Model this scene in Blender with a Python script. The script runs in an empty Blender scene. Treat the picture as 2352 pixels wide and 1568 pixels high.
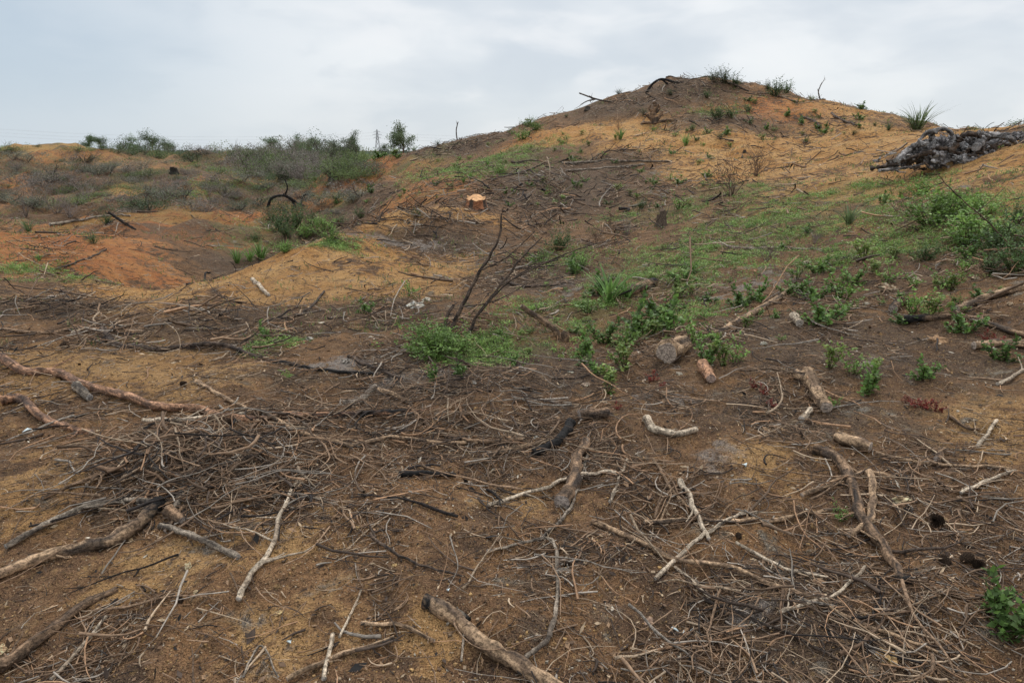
import bpy, math, random
import numpy as np
rng=np.random.default_rng(7); random.seed(7)
F=1568.0; TH=math.radians(15.6); CAMZ=1.6
cs,sn=math.cos(TH),math.sin(TH)
scene=bpy.context.scene; COL=scene.collection
def ray(u,v):
    cx=(u-1176)/F; cy=(784-v)/F
    return cx, cs+cy*sn, -sn+cy*cs
def at(u,v,y):
    d=ray(u,v); t=y/d[1]; return np.array((d[0]*t,y,CAMZ+d[2]*t))
def smooth(a,b,x):
    t=np.clip((x-a)/(b-a),0,1); return t*t*(3-2*t)
# ---------------------------------------------------------------- noise
def _h(ix,iy,s):
    n=(ix.astype(np.int64)*374761393+iy.astype(np.int64)*668265263+s*974634777)&0xffffffff
    n=((n^(n>>13))*1274126177)&0xffffffff
    return ((n^(n>>16))&0xffff)/65535.0
def pn(x,y,s=0):
    x=np.asarray(x,float); y=np.asarray(y,float)
    ix=np.floor(x); iy=np.floor(y); fx=x-ix; fy=y-iy
    def g(dx,dy):
        a=_h(ix+dx,iy+dy,s)*2*math.pi
        return np.cos(a)*(fx-dx)+np.sin(a)*(fy-dy)
    w=fx*fx*fx*(fx*(fx*6-15)+10); q=fy*fy*fy*(fy*(fy*6-15)+10)
    return 1.5*((g(0,0)*(1-w)+g(1,0)*w)*(1-q)+(g(0,1)*(1-w)+g(1,1)*w)*q)
# ---------------------------------------------------------------- terrain
C=[(0,1568,1.75),(1176,1568,1.77),(2352,1568,1.75),(0,1250,2.5),(1176,1250,2.5),(2352,1250,2.45),
(0,1100,3.1),(600,1100,3.1),(1100,1100,3.1),(1400,1100,3.1),(1800,1100,3.05),(2352,1100,3.0),
(0,900,4.4),(400,900,4.4),(850,900,4.4),(1100,900,4.4),(1400,900,4.4),(1800,900,4.1),(2100,900,4.0),(2352,900,3.9),
(2352,700,5.2),(2352,550,7),(2352,420,10),(2352,340,13),(2352,300,15.5),
(2100,750,5.3),(2100,620,7),(2100,500,9.5),(2100,420,13),(2100,360,16),(2150,308,20),
(1800,750,5.6),(1800,620,8),(1800,500,12),(1800,430,16),(1800,370,22),(1800,300,30),(1800,220,37),(1650,177,40),(1720,192,39.5),
(1600,183,40),(1540,190,39),
(1600,430,18),(1600,350,25),(1600,280,31),(1600,230,36),
(1400,750,6.2),(1400,620,9.3),(1400,500,15.5),(1400,430,20),(1400,350,27),(1400,285,33),(1450,220,38),(1350,250,37),
(1240,282,36),(1100,317,37),(950,342,38),(830,387,36),(740,420,36),
(1100,780,5.8),(1100,650,8.6),(1100,560,12),(1100,470,18),(1100,400,25),(1100,350,32),
(850,780,5.8),(850,650,8.4),(850,580,10.8),(850,515,13.8),(940,560,11.8),(940,488,16.2),(1000,450,20.5),(930,445,24),(1000,410,26),(850,470,26),(850,420,32),(960,380,32),(780,540,12.4),
(700,566,11.2),(700,650,8.5),(620,594,10.4),(560,618,9.9),(430,650,9.3),(250,682,8.9),(500,780,5.8),(500,700,7.3),(0,780,5.8),(0,700,7.3),(0,660,9),
(620,590,20),(450,598,18),(540,545,23.5),(450,500,27),(200,600,14.5),(200,540,20),(100,600,14),(0,640,11),(250,662,11.5),(300,470,30),(650,480,33),(700,455,36),(760,512,26),
(450,440,38),(600,430,44),(250,400,50),(100,380,60),(130,334,75),(0,345,75),(230,340,77),(350,352,80),(500,362,85),(650,365,90),(800,368,90),
(0,460,35),(0,540,22),(100,430,42),(1900,237,36),(2000,277,30),(2050,294,27),(1950,330,22)]
W=[at(*c) for c in C]
W+=[np.array(p,float) for p in [(-3.9,16.2,-1.35),(-4.4,18.5,-1.6),(-4.4,13.6,-1.35),(-5.0,12.3,-1.35),(-6.0,13,-1.55),(-7,12.0,-1.2),(-5.6,16.5,-1.8),
(12,48,4),(12,60,1.5),(5,55,1.2),(20,55,1.8),(0,50,.8),(-6,50,0),(22,30,1.6),(30,45,1.0),(17,24,1.9),(60,60,1),(-60,60,.5),(60,20,2),(-60,20,0),
(0,.6,0),(.5,.4,0),(-.5,.4,0),(3,0.1,.25),(-3,0.1,0),(12,0,1.6),(-12,0,-.2),(50,0,2),(-50,0,0),(0,-1,0),(0,-6,0),(0,-30,0),(10,-10,.6),(-10,-10,0),
(0,100,.3),(-20,110,.4),(-45,100,.5),(30,100,.4),(60,110,.5)]]
W=np.array(W)
def lp(x,y):
    r=np.sqrt(x*x+y*y); return np.arctan2(x,y),np.log(np.maximum(r,.05))
tc,lc=lp(W[:,0],W[:,1]); P0=np.stack([tc*1.5,lc],1)
def ker(r2): return .5*r2*np.log(r2+1e-12)
n0=len(W); d2=((P0[:,None]-P0[None])**2).sum(2)
A=np.zeros((n0+3,n0+3)); A[:n0,:n0]=ker(d2)+np.eye(n0)*2e-4
A[:n0,n0]=1; A[:n0,n0+1:]=P0; A[n0,:n0]=1; A[n0+1:,:n0]=P0.T
sol=np.linalg.solve(A,np.concatenate([W[:,2],[0,0,0]]))
def base_h(t,l):
    p=np.stack([t*1.5,l],-1); out=sol[n0]+p@sol[n0+1:]
    for i in range(n0):
        out+=sol[i]*ker((p[...,0]-P0[i,0])**2+(p[...,1]-P0[i,1])**2)
    return out
D=math.radians
TT=np.concatenate([np.linspace(-math.pi,-D(50),46)[:-1],np.linspace(-D(50),D(50),680),np.linspace(D(50),math.pi,46)[1:]])
LL=np.concatenate([np.linspace(math.log(.25),math.log(1.4),30)[:-1],np.linspace(math.log(1.4),math.log(60),950),np.linspace(math.log(60),math.log(6000),120)[1:]])
GT,GL=np.meshgrid(TT,LL,indexing='ij')
GR=np.exp(GL); GX=GR*np.sin(GT); GY=GR*np.cos(GT)
Z=base_h(GT,np.minimum(GL,math.log(130)))
wf=smooth(math.log(95),math.log(170),GL)
Z=Z*(1-wf)+wf*(0.1+0*GR)
Z=Z+wf*smooth(math.log(170),math.log(900),GL)*(pn(GX/300,GY/300,9)*2.0)*0.5
cell=GR*0.0042
leftw=smooth(-2.0,-6.0,GX)*smooth(13.5,22,GY)*(1-smooth(80,105,GR))
sc_f=1+smooth(25,60,GY)*1.1
Z+=leftw*(.5*sc_f*pn(GX/8,GY/10,61)+.6*(.3-np.abs(pn(GX/4.2,GY/6,62)))*sc_f+.4*(.3-np.abs(pn(GX/1.8,GY/3.2,66)))+.14*pn(GX/1.1,GY/1.1,63))
hillw=smooth(-4,4,GX)*smooth(14,26,GY)*(1-smooth(48,60,GR))
Z+=hillw*(.18*pn(GX/2.6,GY/2.6,64)+.14*pn(GX/1.0,GY/1.0,65)+.18*(.3-np.abs(pn(GX/1.9,GY/4,67))))
for wl,amp,s in [(9,.12,1),(3.3,.085,2),(1.2,.06,3),(.45,.042,4),(.18,.024,5),(.075,.013,6),(.035,.0065,7)]:
    fade=np.clip((wl/cell-2)/3,0,1)
    if wl>2: fade=fade*smooth(math.log(6),math.log(25),GL)
    if wl<1: 
        rough=.55+.8*np.clip(pn(GX/1.5,GY/1.5,s+20)+.3,0,1)
        fade=fade*rough
    Z+=amp*fade*pn(GX/wl,GY/wl,s)*(1-wf)
def H(x,y):
    x=np.asarray(x,float); y=np.asarray(y,float)
    t,l=lp(x,y)
    fi=np.interp(t,TT,np.arange(len(TT))); fj=np.interp(l,LL,np.arange(len(LL)))
    i=np.clip(fi.astype(int),0,len(TT)-2); j=np.clip(fj.astype(int),0,len(LL)-2); a=fi-i; b=fj-j
    return (Z[i,j]*(1-a)+Z[i+1,j]*a)*(1-b)+(Z[i,j+1]*(1-a)+Z[i+1,j+1]*a)*b
YS=np.exp(np.linspace(math.log(1.2),math.log(110),2600))
def hit(u,v):
    d=ray(u,v); x=d[0]/d[1]*YS; z=CAMZ+d[2]/d[1]*YS; h=H(x,YS); g=z-h
    k=np.where(g<0)[0]
    k=k[0] if len(k) else int(np.argmin(g/YS))
    return np.array((x[k],YS[k],h[k]))
# ---------------------------------------------------------------- ground zones
def mkblobs(L):
    out=[]
    for b in L:
        u,v,ru,rv=b[:4]; s=b[4] if len(b)>4 else 1.0
        p=hit(u,v); t,l=lp(p[0],p[1])
        la=lp(*hit(u,v+rv)[:2])[1]; lb=lp(*hit(u,v-rv)[:2])[1]
        out.append((t,l,ru/F,float(np.clip((lb-la)*.5,.02,.55)),s))
    return out
SAND=mkblobs([(180,840,290,62),(420,880,200,40,.6),(60,1120,170,90,.65),(650,1230,150,60,.65),(330,1330,170,70,.55),(980,1460,90,90,.9),(700,1450,200,80,.5),(1780,1050,130,60,.65),(2300,1000,130,100,.6),(1200,1150,160,50,.4),(150,1420,170,60,.4),
(850,660,220,32),(960,612,190,24,.8),(1080,590,100,16,.5),(1380,300,190,20),(1500,335,120,26,.9),(1650,350,150,40),(1900,345,260,50),(2150,395,270,38),(1700,400,170,28,.9),(875,505,70,10),(800,540,50,7,.9),(620,600,150,8),(350,668,170,20,.8),(1095,500,80,14,.8),
(1900,250,110,24,.75),(1690,222,60,14,.5),(2330,460,90,60,.85),(580,405,60,25),(300,430,40,25),(1850,470,140,26,.5),(1500,450,120,22,.4),(2260,300,60,12),(130,338,120,8,.8),(500,365,80,8,.8),(1950,520,80,20,.35)])
RED=mkblobs([(400,515,240,40),(100,560,190,48),(520,560,110,22,.85),(250,610,240,22,.8),(150,355,140,18,.7),(60,420,90,20,.6),(850,395,100,20,.75),(1000,425,140,30,.55),(930,385,110,18,.7),(760,440,70,20,.7),(1750,255,130,40,.6),(450,420,150,26,.5),(1200,320,120,14,.45),(1550,250,100,22,.4)])
CHAR_SHADE=mkblobs([(1440,235,130,30,.9),(1050,340,120,20,.9),(1560,200,130,22,.9),(1000,560,200,28,.85),(1080,850,330,56,.95),(1250,640,190,40,.8),(1900,800,420,90,.7),(1850,1430,430,140,.7),(420,1080,230,90,.6),(1300,430,180,64,.9),(560,745,320,48,.75),(100,700,160,24,.8),(900,720,200,38,.65),
(1650,270,140,20,.6),(1250,1000,300,80,.6),(1800,950,320,70,.6),(50,1480,150,90,.4),(1250,1400,200,90,.4),(2000,640,250,50,.55),(900,545,160,28,.55),(700,860,200,26,.5),(60,380,120,12,.6),(300,400,160,14,.6),(200,470,200,14,.5),(600,450,120,14,.6),(1180,370,160,24,.65),(1400,360,140,18,.6),(480,600,80,8,.6),(1500,440,120,22,.5)])
for (u,v,y,rt,rl,s) in [(620,590,20,.06,.10,1),(700,556,22,.05,.12,1),(780,515,24.5,.05,.12,1),(850,485,25.5,.04,.10,.9),(530,598,18.5,.06,.07,.8),(740,535,23,.05,.1,1)]:  # dark shade of the hollow beyond the lip, painted into the soil colour
    q_=at(u,v,y); t_,l_=lp(q_[0],q_[1]); CHAR_SHADE.append((float(t_),float(l_),rt,rl,s))
GREEN=mkblobs([(1150,790,135,34),(1050,805,75,28,.9),(1300,715,130,32),(1480,640,140,34),(1620,580,150,38),(1780,510,170,40),(1950,445,170,24,.9),(2060,560,90,26,.8),(1680,440,110,16,.8),(1500,490,110,18,.7),(1110,385,120,22,.65),(1200,340,80,16,.5),(50,620,90,14,.8),(200,645,170,8,.8),(2200,480,130,36,.8),(2280,550,100,46,.7),(620,797,44,14,.9),(1430,755,120,22,.6),(1290,600,70,24,.6),(530,430,90,16,.6),(620,400,160,14,.6),(670,520,90,26,.8),(470,455,60,10,.5),(1650,255,60,14,.3),(1180,360,140,16,.4),(1900,600,160,26,.4),(1560,720,120,20,.4),(760,560,60,12,.7),(1000,400,90,16,.4)])
ASH=mkblobs([(1710,1400,60,35,.9),(790,835,80,20,.7),(1540,920,80,22,.5),(900,560,200,16,.5),(950,870,100,22,.6),(1640,1040,60,40,.5),(1300,660,80,20,.4),(1700,650,140,34,.45),(2050,850,100,25,.3),(1150,590,100,14,.4)])
def mval(B,t,l):
    out=np.zeros(np.shape(t))
    for (bt,bl,rt,rl,s) in B:
        q=((t-bt)/rt)**2+((l-bl)/rl)**2
        out=np.maximum(out,s*np.exp(-(np.minimum(q,30))**1.4*.7))
    return out
def M(B,x,y): 
    t,l=lp(x,y); return mval(B,t,l)
# ---------------------------------------------------------------- materials
def mat_new(n):
    m=bpy.data.materials.new(n); m.use_nodes=True; nt=m.node_tree; nt.nodes.clear()
    o=nt.nodes.new('ShaderNodeOutputMaterial'); b=nt.nodes.new('ShaderNodeBsdfPrincipled'); nt.links.new(b.outputs[0],o.inputs[0])
    b.inputs['Roughness'].default_value=.9
    b.inputs['Specular IOR Level'].default_value=.2
    return m,nt,b,o
class N:
    def __init__(s,nt): s.nt=nt
    def link(s,a,b): s.nt.links.new(a,b)
    def noise(s,vec,scale,detail=4,rough=.55,dist=0):
        n=s.nt.nodes.new('ShaderNodeTexNoise'); n.inputs['Scale'].default_value=scale; n.inputs['Detail'].default_value=detail; n.inputs['Roughness'].default_value=rough; n.inputs['Distortion'].default_value=dist
        if vec is not None: s.link(vec,n.inputs['Vector'])
        return n.outputs['Fac']
    def vor(s,vec,scale,out='Distance'):
        n=s.nt.nodes.new('ShaderNodeTexVoronoi'); n.inputs['Scale'].default_value=scale; s.link(vec,n.inputs['Vector']); return n.outputs[out]
    def mr(s,x,a,b,c=0,d=1):
        n=s.nt.nodes.new('ShaderNodeMapRange'); n.inputs[1].default_value=a; n.inputs[2].default_value=b; n.inputs[3].default_value=c; n.inputs[4].default_value=d
        n.interpolation_type='SMOOTHSTEP'; s.link(x,n.inputs[0]); return n.outputs[0]
    def m(s,op,a,b):
        n=s.nt.nodes.new('ShaderNodeMath'); n.operation=op
        for i,q in enumerate((a,b)):
            if isinstance(q,(int,float)): n.inputs[i].default_value=q
            else: s.link(q,n.inputs[i])
        return n.outputs[0]
    def mix(s,f,a,b,bt='MIX'):
        n=s.nt.nodes.new('ShaderNodeMix'); n.data_type='RGBA'; n.blend_type=bt
        for k,q in ((0,f),(6,a),(7,b)):
            if isinstance(q,(int,float)): n.inputs[k].default_value=q
            elif isinstance(q,tuple): n.inputs[k].default_value=(*q,1)
            else: s.link(q,n.inputs[k])
        return n.outputs[2]
    def attr(s,name):
        n=s.nt.nodes.new('ShaderNodeAttribute'); n.attribute_name=name; return n
    def sep(s,c):
        n=s.nt.nodes.new('ShaderNodeSeparateColor'); s.link(c,n.inputs[0]); return n.outputs
    def scale(s,c,k):
        mm=s.nt.nodes.new('ShaderNodeVectorMath'); mm.operation='SCALE'; s.link(c,mm.inputs[0]); s.link(k,mm.inputs['Scale']); return mm.outputs[0]
    def bump(s,h,strength,dist,nrm=None):
        n=s.nt.nodes.new('ShaderNodeBump'); n.inputs['Strength'].default_value=strength; n.inputs['Distance'].default_value=dist; s.link(h,n.inputs['Height'])
        if nrm: s.link(nrm,n.inputs['Normal'])
        return n.outputs[0]
    def obj(s): return s.nt.nodes.new('ShaderNodeTexCoord').outputs['Object']
# ground
gm,nt,b,o=mat_new('ground_soil'); n=N(nt); vec=n.obj()
m1=n.sep(n.attr('ma').outputs['Color']); m2=n.sep(n.attr('mb').outputs['Color'])
n1=n.noise(vec,1.3,6,.6,.4); n2=n.noise(vec,7,5,.65); n3=n.noise(vec,38,4,.7); n4=n.noise(vec,150,3,.7); n6=n.noise(vec,3.1,6,.65,.5)
col=n.mix(n.mr(n1,.38,.62),(.14,.078,.044),(.28,.15,.07))
col=n.mix(n.m('MULTIPLY',n.mr(n6,.50,.37),.75),col,(.075,.047,.033))
col=n.mix(n.mr(n2,.45,.66),col,(.225,.128,.068))
def zone(mask,amt=.5):
    k=n.m('ADD',mask,n.m('ADD',n.m('MULTIPLY',n.m('SUBTRACT',n1,.5),1.6),n.m('MULTIPLY',n.m('SUBTRACT',n2,.5),2.3)))
    return n.mr(k,.28,.66)
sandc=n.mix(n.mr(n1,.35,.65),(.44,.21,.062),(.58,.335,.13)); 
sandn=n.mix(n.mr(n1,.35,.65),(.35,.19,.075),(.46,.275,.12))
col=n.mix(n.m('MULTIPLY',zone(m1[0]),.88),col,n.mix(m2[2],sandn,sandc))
col=n.mix(n.m('MULTIPLY',zone(m1[1]),.88),col,n.mix(n.mr(n1,.35,.7),(.37,.125,.040),(.48,.215,.072)))
col=n.mix(n.m('MULTIPLY',zone(m1[2]),.87),col,n.mix(n.mr(n2,.35,.65),(.052,.040,.034),(.125,.082,.056)))
col=n.mix(n.m('MULTIPLY',zone(m2[0]),.4),col,(.13,.15,.05))
col=n.mix(n.m('MULTIPLY',zone(m2[1]),.75),col,(.27,.235,.21))
# small-scale breakup
col=n.mix(n.m('MULTIPLY',n.mr(n2,.47,.33),n.mr(m2[2],0,1,.5,.65)),col,(.07,.048,.035))
col=n.mix(n.m('MULTIPLY',n.m('MULTIPLY',n.mr(n6,.48,.40),n.mr(n2,.55,.45)),n.mr(m2[2],0,1,0,.5)),col,(.08,.055,.04))
col=n.mix(n.m('MULTIPLY',n.mr(n3,.56,.70),.6),col,n.mix(.55,col,(.54,.34,.14)))
col=n.mix(n.m('MULTIPLY',n.mr(n3,.46,.32),.7),col,(.035,.025,.019))
col=n.mix(n.m('MULTIPLY',n.mr(n4,.56,.68),.65),col,n.mix(.6,col,(.60,.43,.23)))
col=n.mix(n.m('MULTIPLY',n.mr(n4,.44,.32),.7),col,(.03,.022,.017))
v1=n.vor(vec,70); v1c=n.sep(n.vor(vec,70,'Color'))
peb=n.m('MULTIPLY',n.mr(v1,.28,.18),n.mr(v1c[0],.76,.80))
col=n.mix(n.m('MULTIPLY',peb,.8),col,n.mix(v1c[1],(.46,.27,.09),(.5,.42,.32)))
vb=n.vor(vec,16); vbc=n.sep(n.vor(vec,16,'Color'))
col=n.mix(n.m('MULTIPLY',n.m('MULTIPLY',n.mr(vb,.3,.1),n.mr(vbc[0],.75,.8)),.55),col,n.mix(vbc[1],(.04,.03,.025),(.40,.25,.1)))
nt.links.new(col,b.inputs['Base Color'])
hh=n.m('ADD',n.m('MULTIPLY',n3,.6),n.m('ADD',n.m('MULTIPLY',n4,.28),n.m('MULTIPLY',peb,.25)))
bb=n.bump(hh,1.0,.045); bb=n.bump(n2,1.0,.13,bb)
nt.links.new(bb,b.inputs['Normal']); b.inputs['Specular IOR Level'].default_value=.12
# bark (colour attribute driven)
def colmat(name,scale=(60,300),amp=.5,bs=.5,bd=.004,rough=.85):
    m,nt,b,o=mat_new(name); n=N(nt); vec=n.obj(); c=n.attr('Col').outputs['Color']
    a=n.noise(vec,scale[0],5,.65,.3); a2=n.noise(vec,scale[1],3,.6)
    k=n.m('ADD',n.mr(a,.3,.7,1-amp,1+amp*.6),n.mr(a2,.3,.7,-.15,.15))
    n.link(n.scale(c,k),b.inputs['Base Color']); n.link(n.bump(n.m('ADD',a,n.m('MULTIPLY',a2,.3)),bs,bd),b.inputs['Normal'])
    b.inputs['Roughness'].default_value=rough
    return m
bark=colmat('bark_wood',(70,280),.65,1.0,.012)
twigm=colmat('twig_wood',(40,200),.35,.3,.002)
rockm=colmat('rock_stone',(25,140),.3,.8,.01)
charm=colmat('charred_wood',(9,45),.6,1.0,.08,.7)
steel=colmat('galvanised_steel',(3,9),.1,.1,.01,.5)
def leafm(name,rough=.55,tr=.35):
    m,nt,b,o=mat_new(name); n=N(nt); c=n.attr('Col').outputs['Color']
    oi=nt.nodes.new('ShaderNodeObjectInfo'); a=n.noise(n.obj(),9,3)
    k=n.m('MULTIPLY',n.mr(a,.3,.7,.75,1.25),n.mr(oi.outputs['Random'],0,1,.75,1.2))
    sc_=n.scale(c,k)
    n.link(sc_,b.inputs['Base Color']); b.inputs['Roughness'].default_value=rough; b.inputs['Specular IOR Level'].default_value=.3
    t=nt.nodes.new('ShaderNodeBsdfTranslucent'); n.link(sc_,t.inputs[0]); x=nt.nodes.new('ShaderNodeMixShader'); x.inputs[0].default_value=tr
    n.link(b.outputs[0],x.inputs[1]); n.link(t.outputs[0],x.inputs[2]); n.link(x.outputs[0],o.inputs[0]); return m
leaf=leafm('leaf_foliage')
# ---------------------------------------------------------------- mesh helpers
def mesh_np(name,V,Fq,Cc=None,mat=None,sm=True):
    me=bpy.data.meshes.new(name); V=np.ascontiguousarray(V,dtype=np.float32).reshape(-1,3); Fq=np.asarray(Fq,dtype=np.int32).reshape(-1,4)
    me.vertices.add(len(V)); me.vertices.foreach_set('co',V.ravel())
    me.loops.add(Fq.size); me.loops.foreach_set('vertex_index',Fq.ravel())
    me.polygons.add(len(Fq)); me.polygons.foreach_set('loop_start',np.arange(0,Fq.size,4,dtype=np.int32))
    me.polygons.foreach_set('use_smooth',np.full(len(Fq),sm)) 
    me.update(calc_edges=True)
    if Cc is not None:
        a=me.color_attributes.new('Col','FLOAT_COLOR','POINT'); c4=np.ones((len(V),4),np.float32); c4[:,:3]=np.clip(Cc,0.002,1); a.data.foreach_set('color',c4.ravel())
    if mat: me.materials.append(mat)
    me['mh']=float(max(np.percentile(V[:,2],96),1e-3))
    return me
class Geo:
    def __init__(s): s.V=[];s.F=[];s.C=[];s.n=0
    def add(s,V,Fq,Cc):
        V=V.reshape(-1,3); s.V.append(V); s.F.append(Fq.reshape(-1,4)+s.n); s.C.append(np.broadcast_to(Cc,V.shape) if np.ndim(Cc)==1 else Cc.reshape(-1,3)); s.n+=len(V)
    def mesh(s,name,mat,sm=True): return mesh_np(name,np.concatenate(s.V),np.concatenate(s.F),np.concatenate(s.C),mat,sm)
def tubes(P,R,S=5,cap=False):
    P=np.asarray(P,float);R=np.asarray(R,float)
    if cap:
        T0=P[:,1]-P[:,0]; T0/=np.linalg.norm(T0,axis=-1,keepdims=True)+1e-9; T1=P[:,-1]-P[:,-2]; T1/=np.linalg.norm(T1,axis=-1,keepdims=True)+1e-9
        P=np.concatenate([(P[:,0]-T0*R[:,:1]*.05)[:,None],(P[:,0]-T0*R[:,:1]*.04)[:,None],P,(P[:,-1]+T1*R[:,-1:]*.04)[:,None],(P[:,-1]+T1*R[:,-1:]*.05)[:,None]],1)
        R=np.concatenate([R[:,:1]*.02,R[:,:1]*.93,R,R[:,-1:]*.93,R[:,-1:]*.02],1)
    Nn,K,_=P.shape
    T=np.gradient(P,axis=1); T/=np.linalg.norm(T,axis=-1,keepdims=True)+1e-9
    mt=np.abs(T[:,:,2]).mean(1); ref=np.where((mt>.7)[:,None],np.array([[1,.15,0.05]]),np.array([[.11,.17,1.]]))[:,None]
    A=np.cross(T,ref); A/=np.linalg.norm(A,axis=-1,keepdims=True)+1e-9; B=np.cross(T,A)
    an=np.arange(S)*2*math.pi/S
    V=P[:,:,None]+R[:,:,None,None]*(np.cos(an)[:,None]*A[:,:,None]+np.sin(an)[:,None]*B[:,:,None])
    i=np.arange(Nn)[:,None,None]*K*S; k=np.arange(K-1)[None,:,None]*S; j=np.arange(S)[None,None]; j2=(j+1)%S
    Fq=np.stack([i+k+j,i+k+j2,i+k+S+j2,i+k+S+j],-1).reshape(-1,4)
    return V,Fq
def leaves(cn,dr,ln,wd,nrm=None):
    """diamond leaves; cn base (N,3) dr unit (N,3)"""
    N_=len(cn)
    if nrm is None: nrm=rng.normal(size=(N_,3))+np.array([0,0,.8])
    sd=np.cross(dr,nrm); sd/=np.linalg.norm(sd,axis=1,keepdims=True)+1e-9
    ln=np.reshape(ln,(-1,1)); wd=np.reshape(wd,(-1,1))
    V=np.stack([cn,cn+dr*ln*.45+sd*wd*.5,cn+dr*ln,cn+dr*ln*.45-sd*wd*.5],1)
    return V,np.arange(N_*4).reshape(-1,4)
def unit(v): return v/(np.linalg.norm(v,axis=-1,keepdims=True)+1e-9)
def rep(c,k): return np.repeat(c,k,axis=0)
def obj(name,me,label=None,cat=None,group=None,kind=None,parent=None,loc=None,rot=None,scale=None):
    o=bpy.data.objects.new(name,me); COL.objects.link(o)
    if label:
        if len(label.split())<4: label+=' on open burnt ground'
        o['label']=label
    if cat: o['category']=cat
    if group: o['group']=group
    if kind: o['kind']=kind
    if parent: o.parent=parent
    if loc is not None: o.location=[float(q) for q in loc]
    if rot is not None: o.rotation_euler=[float(q) for q in rot]
    if scale is not None: o.scale=[float(scale)]*3 if np.ndim(scale)==0 else [float(q) for q in scale]
    return o
# ---------------------------------------------------------------- ground object
nT,nL=GT.shape
V=np.stack([GX,GY,Z],-1).reshape(-1,3)
ii=np.arange(nT-1)[:,None]; jj=np.arange(nL-1)[None]
Fq=np.stack([ii*nL+jj,ii*nL+jj+1,(ii+1)*nL+jj+1,(ii+1)*nL+jj],-1).reshape(-1,4)
me=mesh_np('ground',V,Fq,None,gm)
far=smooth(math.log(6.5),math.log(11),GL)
farscrub=smooth(math.log(45),math.log(80),GL)
ch=[mval(B,GT,GL) for B in (SAND,RED,CHAR_SHADE,GREEN,ASH)]
ch[3]=np.maximum(ch[3],farscrub*.4)
lm=smooth(16,24,GY)*smooth(0,-4,GX)
ch[1]=np.maximum(ch[1],lm*.33)
ch[3]=np.maximum(ch[3],lm*.7*smooth(.03,.33,pn(GX/5,GY/7,91))); ch[2]=np.maximum(ch[2],lm*.7*smooth(.05,.33,pn(GX/4,GY/6,92)))
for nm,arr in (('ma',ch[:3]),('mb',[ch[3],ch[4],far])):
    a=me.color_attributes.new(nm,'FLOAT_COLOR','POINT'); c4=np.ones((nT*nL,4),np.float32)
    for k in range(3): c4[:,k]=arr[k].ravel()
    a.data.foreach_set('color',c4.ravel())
obj('ground',me,'bare sandy brown and orange dune ground with burnt litter','ground',kind='structure')
# ---------------------------------------------------------------- palettes
TW=np.array([(.27,.175,.11),(.16,.105,.068),(.42,.31,.21),(.085,.06,.045),(.035,.028,.025),(.38,.225,.13),(.33,.28,.23),(.20,.125,.078)])
def twigcol(n_,p=None): 
    c=TW[rng.choice(len(TW),n_,p=p)]; return c*rng.uniform(.6,1.25,(n_,1))
# ---------------------------------------------------------------- litter scatter
def scatter(N_,l0,l1,pw=1.0,t0=-42,t1=42):
    t=np.radians(rng.uniform(t0,t1,N_)); e=2-pw
    u=rng.uniform(0,1,N_)
    r=np.exp(np.log(l0)+u*np.log(l1/l0)) if abs(e)<1e-6 else (l0**e+u*(l1**e-l0**e))**(1/e)
    return r*np.sin(t),r*np.cos(t),r
def thin(x,y,r,sand=.8,green=.5,floor_=.1):
    k=1-sand*M(SAND,x,y)-.5*M(RED,x,y)-green*M(GREEN,x,y)+.45*M(CHAR_SHADE,x,y)
    q=.25+.06*r
    k=k*np.clip(.45+1.6*pn(x/q,y/q,31)+.9*pn(x/(q*3),y/(q*3),32),0.04,1.2)
    return rng.uniform(size=len(x))<np.clip(k,floor_,1)
def lying(x,y,L,K=5,curl=.5,lift=.01,rad=.003,tilt=.06):
    n_=len(x); a=rng.uniform(0,2*math.pi,n_)
    s=np.linspace(-.5,.5,K)[None]*L[:,None]
    curv=rng.normal(0,curl,n_)[:,None]/np.maximum(L[:,None],.01)
    jit=np.cumsum(rng.normal(0,.22,(n_,K)),axis=1)
    th=a[:,None]+curv*s+jit*.6
    dx=np.cos(th)*(L/(K-1))[:,None]; dy=np.sin(th)*(L/(K-1))[:,None]
    px=x[:,None]+np.cumsum(dx,1)-dx.sum(1,keepdims=True)/2; py=y[:,None]+np.cumsum(dy,1)-dy.sum(1,keepdims=True)/2
    h=H(px,py); hm=h.mean(1,keepdims=True); hb=h*.55+hm*.45
    tl=np.clip(rng.normal(0,tilt,n_),-.6,.6)[:,None]; up=np.abs(tl)*(s*np.sign(tl)+.5*L[:,None])+np.abs(tl)*.35*np.cumsum(rng.normal(0,1,(n_,K)),1)*L[:,None]/K
    z=hb+np.maximum(up,0)+rad[:,None]*.8+rng.uniform(0,lift,(n_,1))+np.maximum(0,h-hb)*.7
    return np.stack([px,py,z],-1)
g=Geo()
for (N_,a,bb_,pw,Lm,Rm,lf,ti) in [(52000,1.4,6.5,1.0,.045,.00115,.008,.12),(8500,1.4,7,1.0,.13,.0018,.02,.1),(32000,5.5,18,1.2,.11,.0026,.03,.25),(27000,13,48,1.2,.20,.0062,.03,.3),(1800,6,22,1.2,.32,.0050,.04,.2),(1000,20,44,1,.55,.012,.04,.12)]:
    x,y,r=scatter(N_,a,bb_,pw); k=thin(x,y,r,.65 if a>10 else .75); x,y,r=x[k],y[k],r[k]
    L=Lm*np.minimum(np.exp(rng.normal(0,.6,len(x))),2.4); R0=Rm*np.exp(rng.normal(0,.4,len(x)))*(.6+.6*np.minimum(L/Lm,1.5))
    P=lying(x,y,L,5,.7,lf,R0,ti); R=R0[:,None]*np.linspace(1.1,.5,5)[None]
    V,Fq=tubes(P,R,4); g.add(V,Fq,rep(twigcol(len(x),[.1,.2,.08,.25,.17,.04,.1,.06] if a>10 else [.15,.18,.1,.2,.1,.07,.1,.1]),20))
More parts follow.
